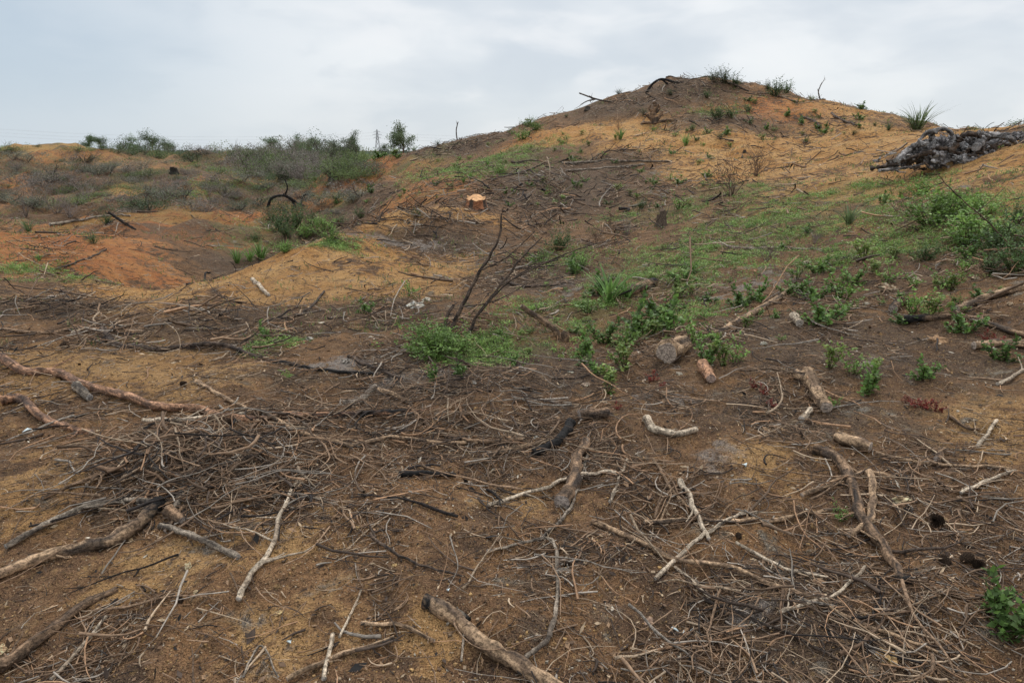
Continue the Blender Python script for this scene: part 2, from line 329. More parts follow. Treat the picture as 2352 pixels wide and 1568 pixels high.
obj('twig_litter',g.mesh('twig_litter',twigm),'fine broken twigs and dead stems littering the soil','twigs',kind='stuff')
# bark chips
g=Geo(); x,y,r=scatter(85000,1.4,20,1.15); k=thin(x,y,r,.4,.2,.3); x,y,r=x[k],y[k],r[k]; n_=len(x)
sz=rng.uniform(.003,.010,n_)*(1+r*.06)*np.exp(rng.normal(0,.4,n_)); d=unit(np.stack([rng.normal(size=n_),rng.normal(size=n_),rng.normal(0,.4,n_)],1))
cc=np.stack([x,y,H(x,y)+.003],1); V,Fq=leaves(cc,d,sz*2.2,sz,np.stack([rng.normal(0,.5,n_),rng.normal(0,.5,n_),np.ones(n_)],1))
pal=np.array([(.06,.042,.032),(.15,.095,.06),(.27,.17,.10),(.42,.31,.20),(.02,.018,.017),(.55,.48,.38)])
g.add(V,Fq,rep(pal[rng.choice(6,n_,p=[.27,.22,.18,.11,.18,.04])]*rng.uniform(.7,1.2,(n_,1)),4))
obj('bark_chips',g.mesh('bark_chips',twigm,False),'small flakes of bark and charcoal on the soil','bark chips',kind='stuff')
# pebbles
CUBE=np.array([(-1,-1,-1),(1,-1,-1),(1,1,-1),(-1,1,-1),(-1,-1,1),(1,-1,1),(1,1,1),(-1,1,1)],float)/1.6
CF=np.array([(0,3,2,1),(4,5,6,7),(0,1,5,4),(1,2,6,5),(2,3,7,6),(3,0,4,7)])
x,y,r=scatter(46000,1.4,14,1.2); k=rng.uniform(size=len(x))<(.2+.9*np.clip(.4+1.8*pn(x/.5,y/.5,44),0,1)); x,y,r=x[k],y[k],r[k]; n_=len(x)
sz=.0026*np.minimum(np.exp(rng.normal(0,.55,n_)),2.6)*(1+r*.06); V=CUBE[None]*sz[:,None,None]*rng.uniform(.5,1.35,(n_,8,1))*rng.uniform(.6,1.4,(n_,1,3))
a=rng.uniform(0,6.28,n_); ca,sa=np.cos(a)[:,None],np.sin(a)[:,None]; V=np.stack([V[...,0]*ca-V[...,1]*sa,V[...,0]*sa+V[...,1]*ca,V[...,2]],-1)+np.stack([x,y,H(x,y)+sz*.25],1)[:,None]
Fq=(CF[None]+np.arange(n_)[:,None,None]*8).reshape(-1,4)
pal=np.array([(.34,.21,.095),(.42,.26,.11),(.32,.23,.15),(.48,.41,.32),(.14,.085,.05)])
g=Geo(); g.add(V,Fq,rep(pal[rng.choice(5,n_,p=[.33,.18,.2,.06,.23])]*rng.uniform(.55,1.1,(n_,1)),8))
obj('pebbles',g.mesh('pebbles',rockm,False),'small ochre pebbles and soil crumbs on the ground','pebbles',kind='stuff')
# ---------------------------------------------------------------- individual sticks
x,y,r=scatter(1400,1.6,8.5,.8,-37,37); k=thin(x,y,r,.6,.8,.2); x,y,r=x[k][:220],y[k][:220],r[k][:220]
for i in range(len(x)):
    L=np.array([random.uniform(.12,.45)*(1+.05*r[i])]); R0=np.array([random.uniform(.0022,.0062)*(1+.05*r[i])])
    P=lying(x[i:i+1],y[i:i+1],L,9,.4,.03,R0); gg=Geo(); V,Fq=tubes(P,R0[:,None]*np.linspace(1.15,.4,9)[None]*rng.uniform(.85,1.15,(1,9)),6,True)
    c=twigcol(1,[.2,.1,.2,.12,.08,.13,.1,.07]); gg.add(V,Fq,rep(c,13*6))
    dk=c.mean()<.08
    for q in range(random.randint(0,3)):
        b0=random.randint(2,7); p0=P[0,b0]; dd=unit(P[0,b0+1]-P[0,b0-1]+rng.normal(0,.6,3)*np.linalg.norm(P[0,b0]-P[0,b0-1])*np.array([1,1,.3])); ln=L[0]*random.uniform(.12,.3)
        sp=p0+dd*np.linspace(0,ln,4)[:,None]; sp[:,2]=np.maximum(sp[:,2],H(sp[:,0],sp[:,1])+.002); V,Fq=tubes(sp[None],R0[0]*np.array([[.6,.5,.4,.25]]),5); gg.add(V,Fq,rep(c,20))
    obj('stick',gg.mesh('stick',bark),'thin blackened dry stick lying on bare soil' if dk else 'thin weathered brown dry stick lying on bare soil','stick','dry sticks scattered on the ground')
# ---------------------------------------------------------------- traced branches
def crom(P,K):
    P=np.asarray(P,float); Q=np.concatenate([[2*P[0]-P[1]],P,[2*P[-1]-P[-2]]]); n_=len(P)-1
    t=np.linspace(0,n_-1e-6,K); i=t.astype(int); f=(t-i)[:,None]
    a,b_,c,d=Q[i],Q[i+1],Q[i+2],Q[i+3]
    return .5*((2*b_)+(-a+c)*f+(2*a-5*b_+4*c-d)*f**2+(-a+3*b_-3*c+d)*f**3)
PALS={'tan':((.42,.28,.17),(.19,.125,.08)),'pink':((.42,.23,.135),(.17,.10,.068)),'pale':((.52,.42,.31),(.32,.245,.175)),'grey':((.29,.235,.18),(.14,.11,.085)),'dark':((.11,.077,.056),(.045,.034,.028)),'black':((.026,.023,.022),(.013,.012,.012)),'brown':((.26,.165,.10),(.105,.07,.047)),'ashgrey':((.30,.275,.26),(.12,.11,.105))}
def add_branch(G,Pw,w0,w1,pal,char0=0,char1=0,K=None,side=3,S=10,knot=.17,follow=True,lift=0.0):
    Pw=np.asarray(Pw,float); L=np.linalg.norm(np.diff(Pw,axis=0),axis=1).sum(); K=K or int(np.clip(L/.012,16,130))
    Q=crom(Pw,K); s=np.linspace(0,1,K); R=(w0+(w1-w0)*s)*.97
    sd=random.randint(0,999); wa=min(w0,.012)*1.0
    Q[:,0]+=pn(s*L*9,s*0+sd,3)*wa; Q[:,1]+=pn(s*L*9,s*0+sd+9,4)*wa; 
    if follow:
        h=H(Q[:,0],Q[:,1]); kk=max(3,K//3); pad=np.pad(h,kk,mode='edge'); hs=np.convolve(pad,np.ones(2*kk+1)/(2*kk+1),'valid')
        Q[:,2]=np.maximum(hs+R*.8,h+R*.45)+lift
    R=R*(1+knot*pn(s*L*14+sd,s*0,5)+knot*2.0*np.clip(pn(s*L*6+sd,s*0+5,6)-.25,0,1)+knot*.9*pn(s*L*40+sd,s*0,7))
    V,Fq=tubes(Q[None],R[None],S,True); Kc=K+4
    V=V.copy(); sc=3+.25/max(w0,.004)
    idx=(np.arange(Kc)/Kc*L)[None,:,None]; an=np.arange(S)[None,None]*2*math.pi/S
    nz=pn(idx*sc*2+sd,np.broadcast_to(np.cos(an)*1.7+sd,(1,Kc,S)),8)+.7*pn(idx*sc*1.2+sd,np.broadcast_to(np.sin(an)*4+sd,(1,Kc,S)),18)
    ctr=V.mean(2,keepdims=True); V=ctr+(V-ctr)*(1+.18*nz[...,None])
    c1,c2=[np.array(q) for q in PALS[pal]]
    mx=smooth(-.08,.22,pn(idx*9+sd,np.broadcast_to(np.sin(an)*1.3+sd*1.7,(1,Kc,S)),12)+.6*pn(idx*26+sd,np.broadcast_to(np.cos(an)*4.3+sd*1.7,(1,Kc,S)),13))[...,None]
    st=pn(idx*7+sd,np.broadcast_to(np.cos(an)*6+np.sin(an)*5,(1,Kc,S)),14)[...,None]
    Cc=(c1*(1-mx)+c2*mx)*(1+.9*st)
    if pal in('tan','pink','brown','grey'):
        cb=smooth(.25,.42,pn(idx*4+sd*3,np.broadcast_to(np.cos(an)*.9+sd,(1,Kc,S)),15))[...,None]*.75; Cc=Cc*(1-cb)+np.array((.035,.03,.028))*cb
    Cc[:,:2]=(c1*.6+.16); Cc[:,-2:]=(c1*.6+.16)
    ss=np.linspace(0,1,Kc)[None,:,None,None]
    cm=np.zeros_like(ss)
    if pal in('black',): cm=cm+1
    if char0: cm=np.maximum(cm,1-smooth(char0*.7,char0*1.2,ss+.12*nz[...,None]))
    if char1: cm=np.maximum(cm,smooth(1-char1*1.2,1-char1*.7,ss+.12*nz[...,None]))
    Cc=Cc*(1-cm)+np.array((.02,.018,.017))*cm
    G.add(V,Fq,Cc.reshape(-1,3))
    for q in range(side):
        k0=random.randint(2,K-3); dt=unit(Q[k0+1]-Q[k0-1]); pr=np.array([-dt[1],dt[0],0])*random.choice([-1,1])
        ln=random.uniform(.06,.3)*min(1,L); dd=unit(dt*random.uniform(.2,1.1)+pr*random.uniform(.4,1)+np.array([0,0,random.uniform(-.1,.3)]))
        sp=Q[k0]+dd*np.linspace(0,ln,6)[:,None]+np.cumsum(rng.normal(0,ln*.05,(6,3)),0)*np.linspace(0,1,6)[:,None]
        if follow: sp[:,2]=np.maximum(sp[:,2],H(sp[:,0],sp[:,1])+.002)
        V,Fq=tubes(sp[None],min(R[k0],.012)*np.linspace(.5,.2,6)[None],6); G.add(V,Fq,rep((c1*.5+c2*.5)[None],36))
def px2w(pts):
    return np.array([hit(u,v) for u,v in pts])
def dist(p): return p[1]*cs-(p[2]-CAMZ)*sn*1.0
BR=[
([(-60,815),(0,832),(60,858),(130,862),(200,890),(290,920),(360,942),(460,948),(560,965),(700,960),(860,962),(950,952)],21,13,'pink',0,.15,6,'long crooked reddish branch with peeling bark on sand'),
([(5,930),(50,925),(90,962),(150,980),(210,1000)],24,12,'pink',0,0,2,'short crooked tan branch lying on sandy soil'),
([(238,765),(270,795),(350,808),(440,800),(520,805),(620,830),(720,850),(860,862)],16,7,'dark',0,.3,8,'long dark curved branch with fine side twigs'),
([(-60,1352),(0,1330),(90,1295),(190,1265),(270,1250),(330,1205),(372,1160)],20,34,'tan',0,.2,2,'thick bent tan branch with charred end'),
([(15,1265),(110,1215),(200,1175),(290,1160),(360,1160)],14,16,'grey',0,0,3,'curved grey brown branch beside brush heap'),
([(368,1215),(450,1245),(550,1288)],15,16,'grey',0,0,1,'straight grey broken stick on brown soil'),
([(550,1392),(575,1330),(620,1270),(650,1190),(670,1130),(690,1110)],15,8,'pale',0,0,4,'pale bleached branch snapped at its thick end'),
([(975,1390),(1030,1420),(1100,1480),(1170,1530),(1250,1572),(1320,1620)],36,34,'tan',.1,.0,1,'thick straight tan log with blackened burnt end'),
([(1020,1405),(1050,1412),(1078,1432)],14,14,'grey',0,.3,0,'short side piece of wood beside thick log'),
([(1360,1205),(1450,1245),(1550,1295),(1680,1320),(1780,1350),(1900,1400),(2030,1460),(2150,1510)],14,8,'tan',0,0,3,'very long thin tan branch across dark soil'),
([(1505,1335),(1590,1260),(1680,1200),(1740,1182)],11,8,'pale',0,0,1,'straight pale stick crossing another branch'),
([(1480,1210),(1600,1195),(1740,1200),(1850,1182),(1930,1175)],13,8,'tan',0,0,3,'slender tan branch resting on other sticks'),
([(1562,1112),(1590,1170),(1625,1247)],16,10,'pale',0,0,1,'short pale broken stick on dark soil'),
([(1870,1040),(1920,1060),(1955,1110),(1975,1190),(2020,1270),(2060,1320),(2095,1345)],27,20,'brown',0,.1,3,'thick curved brown branch with dark bark'),
([(1922,1015),(1960,1025),(2000,1037)],30,30,'tan',0,0,0,'short sawn tan log piece on curved branch'),
([(1995,1095),(2005,1150),(1990,1210),(1945,1242)],18,14,'tan',0,0,1,'tan forked branch stub crossing a thicker branch'),
([(1840,1150),(1940,1103),(1990,1092),(2055,1102)],12,10,'tan',0,0,3,'thin brown bent branch on dark soil'),
([(1485,968),(1500,990),(1550,1000),(1600,994)],21,14,'pale',0,0,1,'pale bent branch piece on ashy soil'),
([(1640,780),(1700,742),(1780,697),(1810,670)],17,13,'tan',0,0,3,'pale dead branch leaning among green sprouts'),
([(2075,745),(2150,735),(2220,733),(2290,755),(2400,790)],18,13,'brown',.2,0,4,'dark brown crooked branch beside green weeds'),
([(2195,722),(2270,690),(2400,655)],18,16,'tan',0,0,2,'tan branch with patchy bark on slope'),
([(2235,802),(2300,795),(2400,798)],20,18,'tan',0,0,1,'broken tan branch end on slope'),
([(1440,682),(1470,668),(1502,655)],24,22,'brown',0,.2,0,'short brown log lying in green weeds'),
([(1290,1165),(1318,1120),(1325,1060),(1350,1015)],38,20,'brown',0,0,4,'gnarled brown root piece lying on the soil'),
([(1225,1050),(1270,1025),(1300,1000),(1312,975)],20,22,'black',0,0,1,'charred black log end beside gnarled root'),
([(918,1096),(980,1094),(1048,1100)],14,11,'black',0,0,0,'charred black stick on brown soil'),
([(600,948),(700,1000),(800,1027),(900,1020),(1000,1020),(1100,1020)],11,8,'tan',0,0,4,'long thin branch at the edge of brush'),
([(940,945),(1000,990),(1080,1022),(1200,1015)],10,8,'brown',0,0,3,'thin curved brown branch on dark soil'),
([(1110,1057),(1200,1035),(1300,1012)],13,10,'tan',0,0,1,'straight tan stick beside charred log'),
([(1120,1167),(1250,1132),(1330,1102),(1430,1095)],10,9,'pale',0,0,2,'thin pale stick crossing gnarled root'),
([(1550,1310),(1590,1340),(1632,1382)],8,6,'pale',0,0,0,'small pale stick on dark soil'),
([(1200,1530),(1260,1470),(1280,1380),(1275,1265),(1240,1256),(1120,1270)],13,7,'grey',0,0,3,'crooked grey branch curving over brown soil'),
([(-40,1560),(0,1540),(90,1480),(180,1410),(265,1355)],38,15,'brown',.1,0,3,'thick brown tapering branch on litter'),
([(120,1568),(180,1500),(250,1420)],10,8,'pale',0,0,1,'thin pale stick leaning on litter'),
([(660,1568),(780,1510),(905,1470)],13,10,'tan',0,0,2,'pale dry branch on brown soil'),
([(830,1440),(920,1445),(1000,1480)],11,9,'tan',0,0,1,'curved tan stick on ochre soil'),
([(745,1568),(765,1465)],12,10,'pale',0,0,0,'straight pale stick on brown soil'),
([(780,1470),(830,1360)],6,5,'pale',0,0,1,'thin pale twig on brown soil'),
([(400,1195),(425,1120),(460,1040),(480,990)],14,11,'grey',0,0,3,'grey branch laid across brush heap'),
([(330,975),(400,970),(500,963),(560,955)],11,9,'pale',0,0,2,'pale bleached branch on top of brush'),
([(1790,1420),(1900,1382),(1985,1310)],9,7,'pale',0,0,1,'thin pale stick on dark litter'),
([(2010,1045),(2150,1072),(2320,1082)],9,7,'tan',0,0,2,'thin tan branch on ochre soil'),
([(2205,1142),(2330,1085)],9,7,'pale',0,0,1,'thin pale stick on ochre soil'),
([(2245,1030),(2270,1000),(2290,972)],10,8,'pale',0,0,2,'bleached forked twig on soil'),
([(2290,887),(2352,850),(2400,830)],9,8,'pale',0,0,1,'bleached twig on slope'),
([(115,522),(190,507),(240,500),(300,498)],8,4,'grey',0,0,4,'fallen grey branch on orange soil'),
([(120,622),(210,592),(245,575)],5,4,'dark',0,0,3,'dark fallen branch in orange hollow'),
([(1290,378),(1400,368),(1540,372)],6,4,'grey',0,0,7,'fallen branch on burnt hillside'),
([(1300,395),(1420,385),(1480,380)],5,4,'grey',0,0,5,'grey fallen branch on hillside'),
([(1640,565),(1700,575),(1800,570),(1900,580)],9,5,'grey',0,0,9,'fallen grey branch with fine twigs among weeds'),
([(1130,420),(1200,400),(1260,365)],5,4,'dark',0,0,5,'dark fallen branch on hillside'),
([(790,938),(830,925),(862,898)],19,13,'grey',0,0,1,'weathered grey log piece on sandy soil'),
([(870,900),(905,912),(942,932)],13,10,'tan',0,0,1,'small tan branch piece on sandy soil'),
([(178,893),(190,905),(206,922)],22,18,'grey',0,0,0,'short grey wood chunk on sand'),
([(580,648),(600,665),(618,682)],10,8,'pale',0,0,0,'short pale stick on orange soil'),
([(1150,640),(1200,660),(1330,655)],7,4,'dark',0,0,5,'dark fallen twiggy branch on litter'),
([(640,735),(700,715),(745,670)],8,5,'dark',0,0,4,'dark charred branch pieces on litter'),
([(800,820),(900,870),(1000,905),(1130,900)],9,5,'dark',0,0,7,'dark twiggy branch on ashy soil'),
([(430,655),(470,645),(482,628)],7,4,'black',0,0,2,'blackened broken branch at hollow edge'),
([(0,760),(90,766),(190,762),(300,770)],10,5,'brown',0,0,5,'thin brown branch lying on dark litter'),
([(1615,1385),(1700,1420),(1850,1480),(1990,1560)],10,6,'dark',0,0,4,'long dark thin branch on litter'),
([(1840,268),(1870,280),(1885,300)],5,4,'dark',0,0,3,'dark branch on upper hillside'),
([(1910,262),(1940,282),(1975,292)],6,4,'dark',0,0,3,'dark branch near hill crest'),
([(1740,215),(1790,225),(1830,240)],5,4,'brown',0,0,4,'brown branch near hill crest'),
([(1530,180),(1600,182),(1680,200),(1720,215)],5,4,'dark',0,0,6,'charred branch on hill summit'),
([(440,1010),(470,1090),(420,1170),(380,1230)],9,7,'brown',0,0,3,'thin curved branch over brush heap'),
([(200,1120),(330,1050),(440,1040)],9,7,'tan',0,0,3,'thin curved branch over brush heap'),
([(560,1560),(600,1490),(640,1560)],7,5,'grey',0,0,2,'thin looped grey twig on soil'),
([(600,1150),(680,1140),(775,1165)],8,6,'grey',0,0,3,'thin curved grey branch on soil'),
([(1500,1060),(1560,1150),(1600,1180)],7,5,'tan',0,0,1,'thin tan twig on soil'),
([(1240,1250),(1310,1170),(1350,1050)],8,7,'grey',0,0,3,'thin grey branch on soil'),
([(1400,1160),(1420,1110),(1440,1060)],8,6,'pale',0,0,2,'thin pale twig on soil'),
([(100,1150),(200,1110),(330,1070)],10,8,'brown',0,0,3,'thin brown branch beside brush heap'),
([(1060,1530),(1065,1450),(1050,1400)],6,5,'grey',0,0,1,'thin grey twig beside log'),
([(700,1040),(820,1060),(905,1075)],8,5,'brown',0,0,3,'thin brown branch on soil'),
([(450,880),(500,905),(580,945)],11,8,'tan',0,0,2,'thin tan branch on sandy soil'),
([(1690,1255),(1800,1310),(1900,1330)],9,6,'pale',0,0,2,'thin pale branch on dark soil'),
([(850,1230),(940,1290),(1060,1330)],8,5,'dark',0,0,4,'dark burnt thin branch on brown soil'),
([(2180,960),(2215,990),(2245,990)],8,6,'brown',0,0,1,'bent brown twig on soil'),
]
for pts,w0,w1,pal,c0,c1,side,lab in BR:
    Pw=px2w(pts); d0=dist(Pw[0]); d1=dist(Pw[-1]); gg=Geo()
    add_branch(gg,Pw,w0*.5*d0/F,w1*.5*d1/F,pal,c0,c1,side=side,S=16 if w0>16 else 8,lift=.008 if w0<20 and pts[0][1]>900 else 0)
    obj('branch',gg.mesh('branch',bark),lab,'branch')
def grow(p,d,L,r,depth,out,nch=(2,4),up=0.0,wig=.16):
    K=6; P=[p]; dd=np.array(d,float)
    for i in range(K-1):
        dd=unit(dd+rng.normal(0,wig,3)+np.array([0,0,up*.1])); P.append(P[-1]+dd*L/(K-1))
    P=np.array(P); out.append((P,r*np.linspace(1,.5 if depth else .25,K)))
    if depth>0:
        for q in range(random.randint(*nch)):
            k=random.randint(2,K-1); nd=unit(unit(P[k]-P[k-1])+rng.normal(0,.55,3)); grow(P[k],nd,L*random.uniform(.45,.75),r*.55,depth-1,out,nch,up,wig)
# raised branch pieces (free end in the air)
def standing(name,lab,cat,paths,pal='dark',yoff=0,fine=0,flen=30,base=None,group=None):
    gg=Geo()
    b0=hit(*(base or paths[0][0][0]))
    for pts,w0,w1 in paths:
        P=[]; y=b0[1]
        for i,(u,v) in enumerate(pts):
            P.append(at(u,v,y+yoff*i))
        if tuple(pts[0])==tuple(base or paths[0][0][0]): P[0]=b0-np.array([0,0,.02])
        add_branch(gg,P,w0*.5*y*.97/F,w1*.5*y*.97/F,pal,side=0,S=8,follow=False,knot=.12)
        if fine:
            out=[]; Pc=crom(P,12)
            for q in range(fine):
                k=random.randint(4,11); grow(Pc[k],unit(unit(Pc[k]-Pc[k-1])+rng.normal(0,.45,3)),random.uniform(.5,1.2)*flen*y/F,w1*.35*y/F,1,out,(1,2))
            Pp=np.array([q[0] for q in out]); Rr=np.array([q[1] for q in out]); V,Fq=tubes(Pp,Rr,4); c=np.array(PALS[pal][0])*.9; gg.add(V,Fq,c)
    return obj(name,gg.mesh(name,bark),lab,cat,group)
standing('dead_sapling','burnt leafless dark sapling leaning from a green clump','dead sapling',
 [([(1025,775),(1060,705),(1105,620),(1145,550),(1152,490)],12,3),([(1065,790),(1098,722),(1150,655),(1200,590),(1245,545)],9,3),([(1025,775),(1024,735),(1042,700)],10,7),([(1098,722),(1160,655),(1230,610),(1310,585)],5,2),([(1060,705),(1140,690),(1230,640)],4,2),([(1150,655),(1260,600),(1350,565),(1440,545)],4,2),([(1105,620),(1165,590),(1230,530)],4,2)],'dark',.07,2,40,base=(1025,775))
standing('branch','thick dead branch stub sticking up from soil','branch',[([(1295,782),(1270,755),(1230,725),(1195,703)],18,12),([(1295,782),(1300,770),(1302,762)],24,20)],'brown',0,0)
standing('charred_branch','black charred fallen branch arched over scrub','branch',[([(615,475),(625,455),(655,450),(690,470),(720,478)],7,5),([(655,450),(660,430),(655,415)],4,3),([(680,478),(670,460),(655,450)],6,5),([(690,470),(700,448),(725,450)],5,3)],'black',0,2,10,base=(615,475))
standing('charred_branch','black charred stick leaning on orange soil','branch',[([(310,528),(275,505),(250,488)],9,5)],'black',0,1,10)
standing('branch','bare dead branch rising from the hill crest','branch',[([(1410,235),(1370,228),(1330,214)],4,3),([(1370,228),(1350,232),(1335,240)],3,2)],'dark',0,2,14,base=(1410,235))
standing('branch','charred bent branch on hill crest','branch',[([(1485,212),(1500,192),(1520,182),(1545,188),(1570,190)],6,4),([(1520,182),(1535,195),(1545,205)],5,3)],'black',0,3,14,base=(1485,212))
standing('branch','bare twig rising against the sky','branch',[([(1885,222),(1880,210),(1888,190)],3,2)],'dark',0,3,12)
standing('branch','bare twig standing on ridge','branch',[([(1050,320),(1048,300),(1052,280)],3,2)],'dark',0,1,10)
standing('branch','slender arching twig among green weeds','branch',[([(2352,600),(2280,520),(2200,450),(2140,385)],4,2)],'brown',0,3,30)
# ---------------------------------------------------------------- brush heap
def brush(name,lab,u,v,rx,ry,hh_,N_,Lm,Rm,pd=None,tilt=.08):
    c=hit(u,v); n_=N_; x=c[0]+rng.normal(0,rx*.5,n_); y=c[1]+rng.normal(0,ry*.5,n_)
    q=((x-c[0])/rx)**2+((y-c[1])/ry)**2
    L=Lm*np.minimum(np.exp(rng.normal(0,.4,n_)),2); R0=Rm*np.exp(rng.normal(0,.45,n_)); P=lying(x,y,L,9,1.2,.01,R0,tilt)
    P[...,2]+=(hh_*np.exp(-q*1.2)*rng.uniform(0,1,n_))[:,None]
    P[...,2]=np.maximum(P[...,2],H(P[...,0],P[...,1])+R0[:,None]*.5)
    V,Fq=tubes(P,R0[:,None]*np.linspace(1.1,.4,9)[None],5); gg=Geo(); gg.add(V,Fq,rep(twigcol(n_,pd)*.85,45)); obj(name,gg.mesh(name,twigm),lab,'brush pile','heaps of cut brushwood')
pd=[.2,.18,.10,.18,.08,.08,.09,.09]
brush('brush_pile','tangled heap of thin cut brown branches on soil',440,1065,.58,.45,.13,330,.34,.0036,pd)
brush('brush_pile','loose tangle of thin twigs on dark soil',620,1130,.5,.35,.04,80,.3,.003,pd)
brush('brush_pile','loose tangle of thin branches on dark soil',800,985,1.4,.4,.05,160,.36,.0032,pd)
brush('brush_pile','thin tangled twigs on burnt soil',1320,1070,.8,.5,.04,90,.26,.0027,pd)
brush('brush_pile','dark tangled twigs on burnt soil',1950,1480,1.0,.4,.02,110,.2,.0020,pd)
brush('brush_pile','thin dry twigs on dark soil',1850,1170,.7,.4,.03,60,.26,.0024,pd)
dk=[.1,.2,.06,.27,.17,.02,.13,.05]
brush('brush_pile','dark twigs strewn along burnt soil',1150,890,1.3,.6,.05,190,.3,.0028,dk,.2)
brush('brush_pile','dark dead brushwood on litter',100,715,.9,.5,.10,120,.36,.0045,dk,.25)
brush('brush_pile','dark dead brushwood on litter',560,730,1.6,.9,.05,130,.34,.004,dk,.25)
brush('brush_pile','fallen grey twiggy branches on slope',940,515,1.2,1.0,.08,110,.4,.007,dk,.35)
brush('brush_pile','dark dead twigs strewn on slope',1200,600,1.6,1.4,.05,150,.36,.005,dk,.25)
brush('brush_pile','pale twisted dead branches on slope',1260,420,1.3,1.8,.2,90,.6,.010,[.1,.1,.2,.15,.1,.0,.3,.05],.4)
for (u,v,lab,rx,ry,n_) in [(1050,345,'dark brushwood strewn on hillside',2.8,2.2,130),(1400,365,'dark brushwood strewn on hillside',3,2,120),(1440,240,'charred brushwood on upper hillside',3.2,2.8,140),(1600,190,'charred brushwood on hill summit',3.2,2,140),(1700,290,'dark brushwood on sandy slope',3.4,2.2,70),(1150,440,'dark brushwood strewn on hillside',2.4,2.2,110),(1300,470,'dark brushwood strewn on hillside',2.2,2,90)]:
    brush('brush_pile',lab,u,v,rx,ry,.10,n_,.45,.011,dk,.3)
# ---------------------------------------------------------------- bare shrubs
def bare_mesh(name,n,H_,spread,col,depth=3,r=.008):
    out=[]
    for i in range(n):
        a=random.uniform(0,6.28); s=random.uniform(0,spread); grow(np.array([math.cos(a)*.05*s,math.sin(a)*.05*s,-.02]),unit(np.array([math.cos(a)*s,math.sin(a)*s,1.])),H_*random.uniform(.5,.8),r,depth,out,(2,3),.5)
    P=np.array([q[0] for q in out]);R=np.array([q[1] for q in out]); V,Fq=tubes(P,R,4); g=Geo(); g.add(V,Fq,rep(np.array(col)*rng.uniform(.7,1.3,(len(out),1)),24)); return g.mesh(name,twigm)
BM=[bare_mesh('bare_shrub',12,.9,.8,(.11,.07,.05)),bare_mesh('bare_shrub',16,.8,1.1,(.20,.16,.135)),bare_mesh('bare_shrub',16,.8,.9,(.25,.205,.18),3,.008)]
def place(name,me_,u,v,hpx,label,cat,group=None,mh=None,sink=.0,sx=1):
    p=hit(u,v); s=hpx*dist(p)/F/me_['mh']
    return obj(name,me_,label,cat,group,loc=(p[0],p[1],p[2]-sink*s),rot=(random.uniform(-.05,.05),random.uniform(-.05,.05),random.uniform(0,6.28)),scale=(s*sx,s*sx,s))
for (u,v,h,k,lab) in [(1680,450,105,0,'leafless dark burnt shrub on green weeds'),(1735,405,75,0,'leafless dark burnt shrub on sand'),(1420,300,26,0,'small leafless shrub on hillside'),
 (480,450,40,1,'grey leafless shrub on orange slope'),(370,455,55,2,'grey leafless shrub on orange slope'),(340,450,45,1,'grey leafless shrub on orange slope'),(400,450,40,2,'grey leafless shrub on orange slope'),(130,490,70,1,'grey leafless shrub in dry hollow'),(90,475,60,1,'grey leafless shrub in dry hollow'),(160,500,50,2,'grey leafless shrub in dry hollow'),(200,465,55,2,'grey leafless shrub in dry hollow'),(60,500,50,1,'grey leafless shrub in dry hollow'),(40,395,30,2,'grey leafless shrub on far slope'),
 (700,405,50,2,'grey leafless thicket shrub'),(640,385,44,1,'grey leafless thicket shrub'),(740,395,44,2,'grey leafless thicket shrub'),(540,390,30,2,'grey leafless shrub on far slope'),
 (670,370,45,2,'grey leafless thicket shrub'),(620,365,40,1,'grey leafless thicket shrub'),(590,380,36,2,'grey leafless thicket shrub'),(690,420,50,2,'grey leafless thicket shrub'),(720,415,44,2,'grey leafless thicket shrub'),(650,410,44,2,'grey leafless thicket shrub'),(300,470,26,1,'small grey leafless shrub'),(820,480,22,0,'small dark leafless shrub'),
 (1370,560,50,0,'dark leafless twiggy shrub on litter'),(1440,540,45,1,'grey leafless twiggy shrub on litter'),(1400,520,40,0,'dark leafless twiggy shrub on litter'),(1760,600,50,1,'fine grey leafless shrub among green weeds'),
 (1275,292,12,0,'small leafless shrub on ridge'),(1860,230,14,0,'small leafless shrub on hill crest'),(2330,570,70,0,'bare dark twigs standing in green weeds'),(1870,560,45,1,'fine grey leafless shrub among green weeds')]:
    place('bare_shrub',BM[k],u,v,h,lab,'bare shrub','leafless burnt shrubs')
# ---------------------------------------------------------------- leafy plants
def leafy(name,n,H_,spread,ll,lw,col,col2,dens=14,stemc=(.09,.06,.035),r=.0035):
    out=[];LV=[];LD=[]
    for i in range(n):
        a=random.uniform(0,6.28); s=random.uniform(0,spread); o_=[]
        grow(np.array([math.cos(a)*.12*s*H_,math.sin(a)*.12*s*H_,-.02]),unit(np.array([math.cos(a)*s,math.sin(a)*s,1.])),H_*random.uniform(.4,1.0),r,1,o_,(1,3),.5,.12); out+=o_
        for P,R in o_:
            for q in range(dens):
                t=random.uniform(.1,1)*4.99; k=int(t); p=P[k]+(P[k+1]-P[k])*(t-k); LV.append(p); LD.append(unit(P[k+1]-P[k])*.25+rng.normal(0,.7,3)*np.array([1,1,.6])+np.array([0,0,.1]))
    g=Geo(); P=np.array([q[0] for q in out]);R=np.array([q[1] for q in out]); V,Fq=tubes(P,R,4); g.add(V,Fq,np.array(stemc))
    LV=np.array(LV);LD=unit(np.array(LD)); m=len(LV); V,Fq=leaves(LV,LD,rng.uniform(.6,1.2,m)*ll,rng.uniform(.7,1.2,m)*lw,rng.normal(0,.5,(m,3))+np.array([0,0,1.]))
    mx=rng.uniform(0,1,(m,1)); c=(np.array(col)*(1-mx)+np.array(col2)*mx)*rng.uniform(.6,1.3,(m,1)); g.add(V,Fq,rep(c,4)); return g.mesh(name,leaf,False)
G1=(.135,.24,.05);G2=(.20,.31,.075);GD=(.065,.12,.038);GD2=(.11,.18,.055);GY_=(.27,.31,.085)
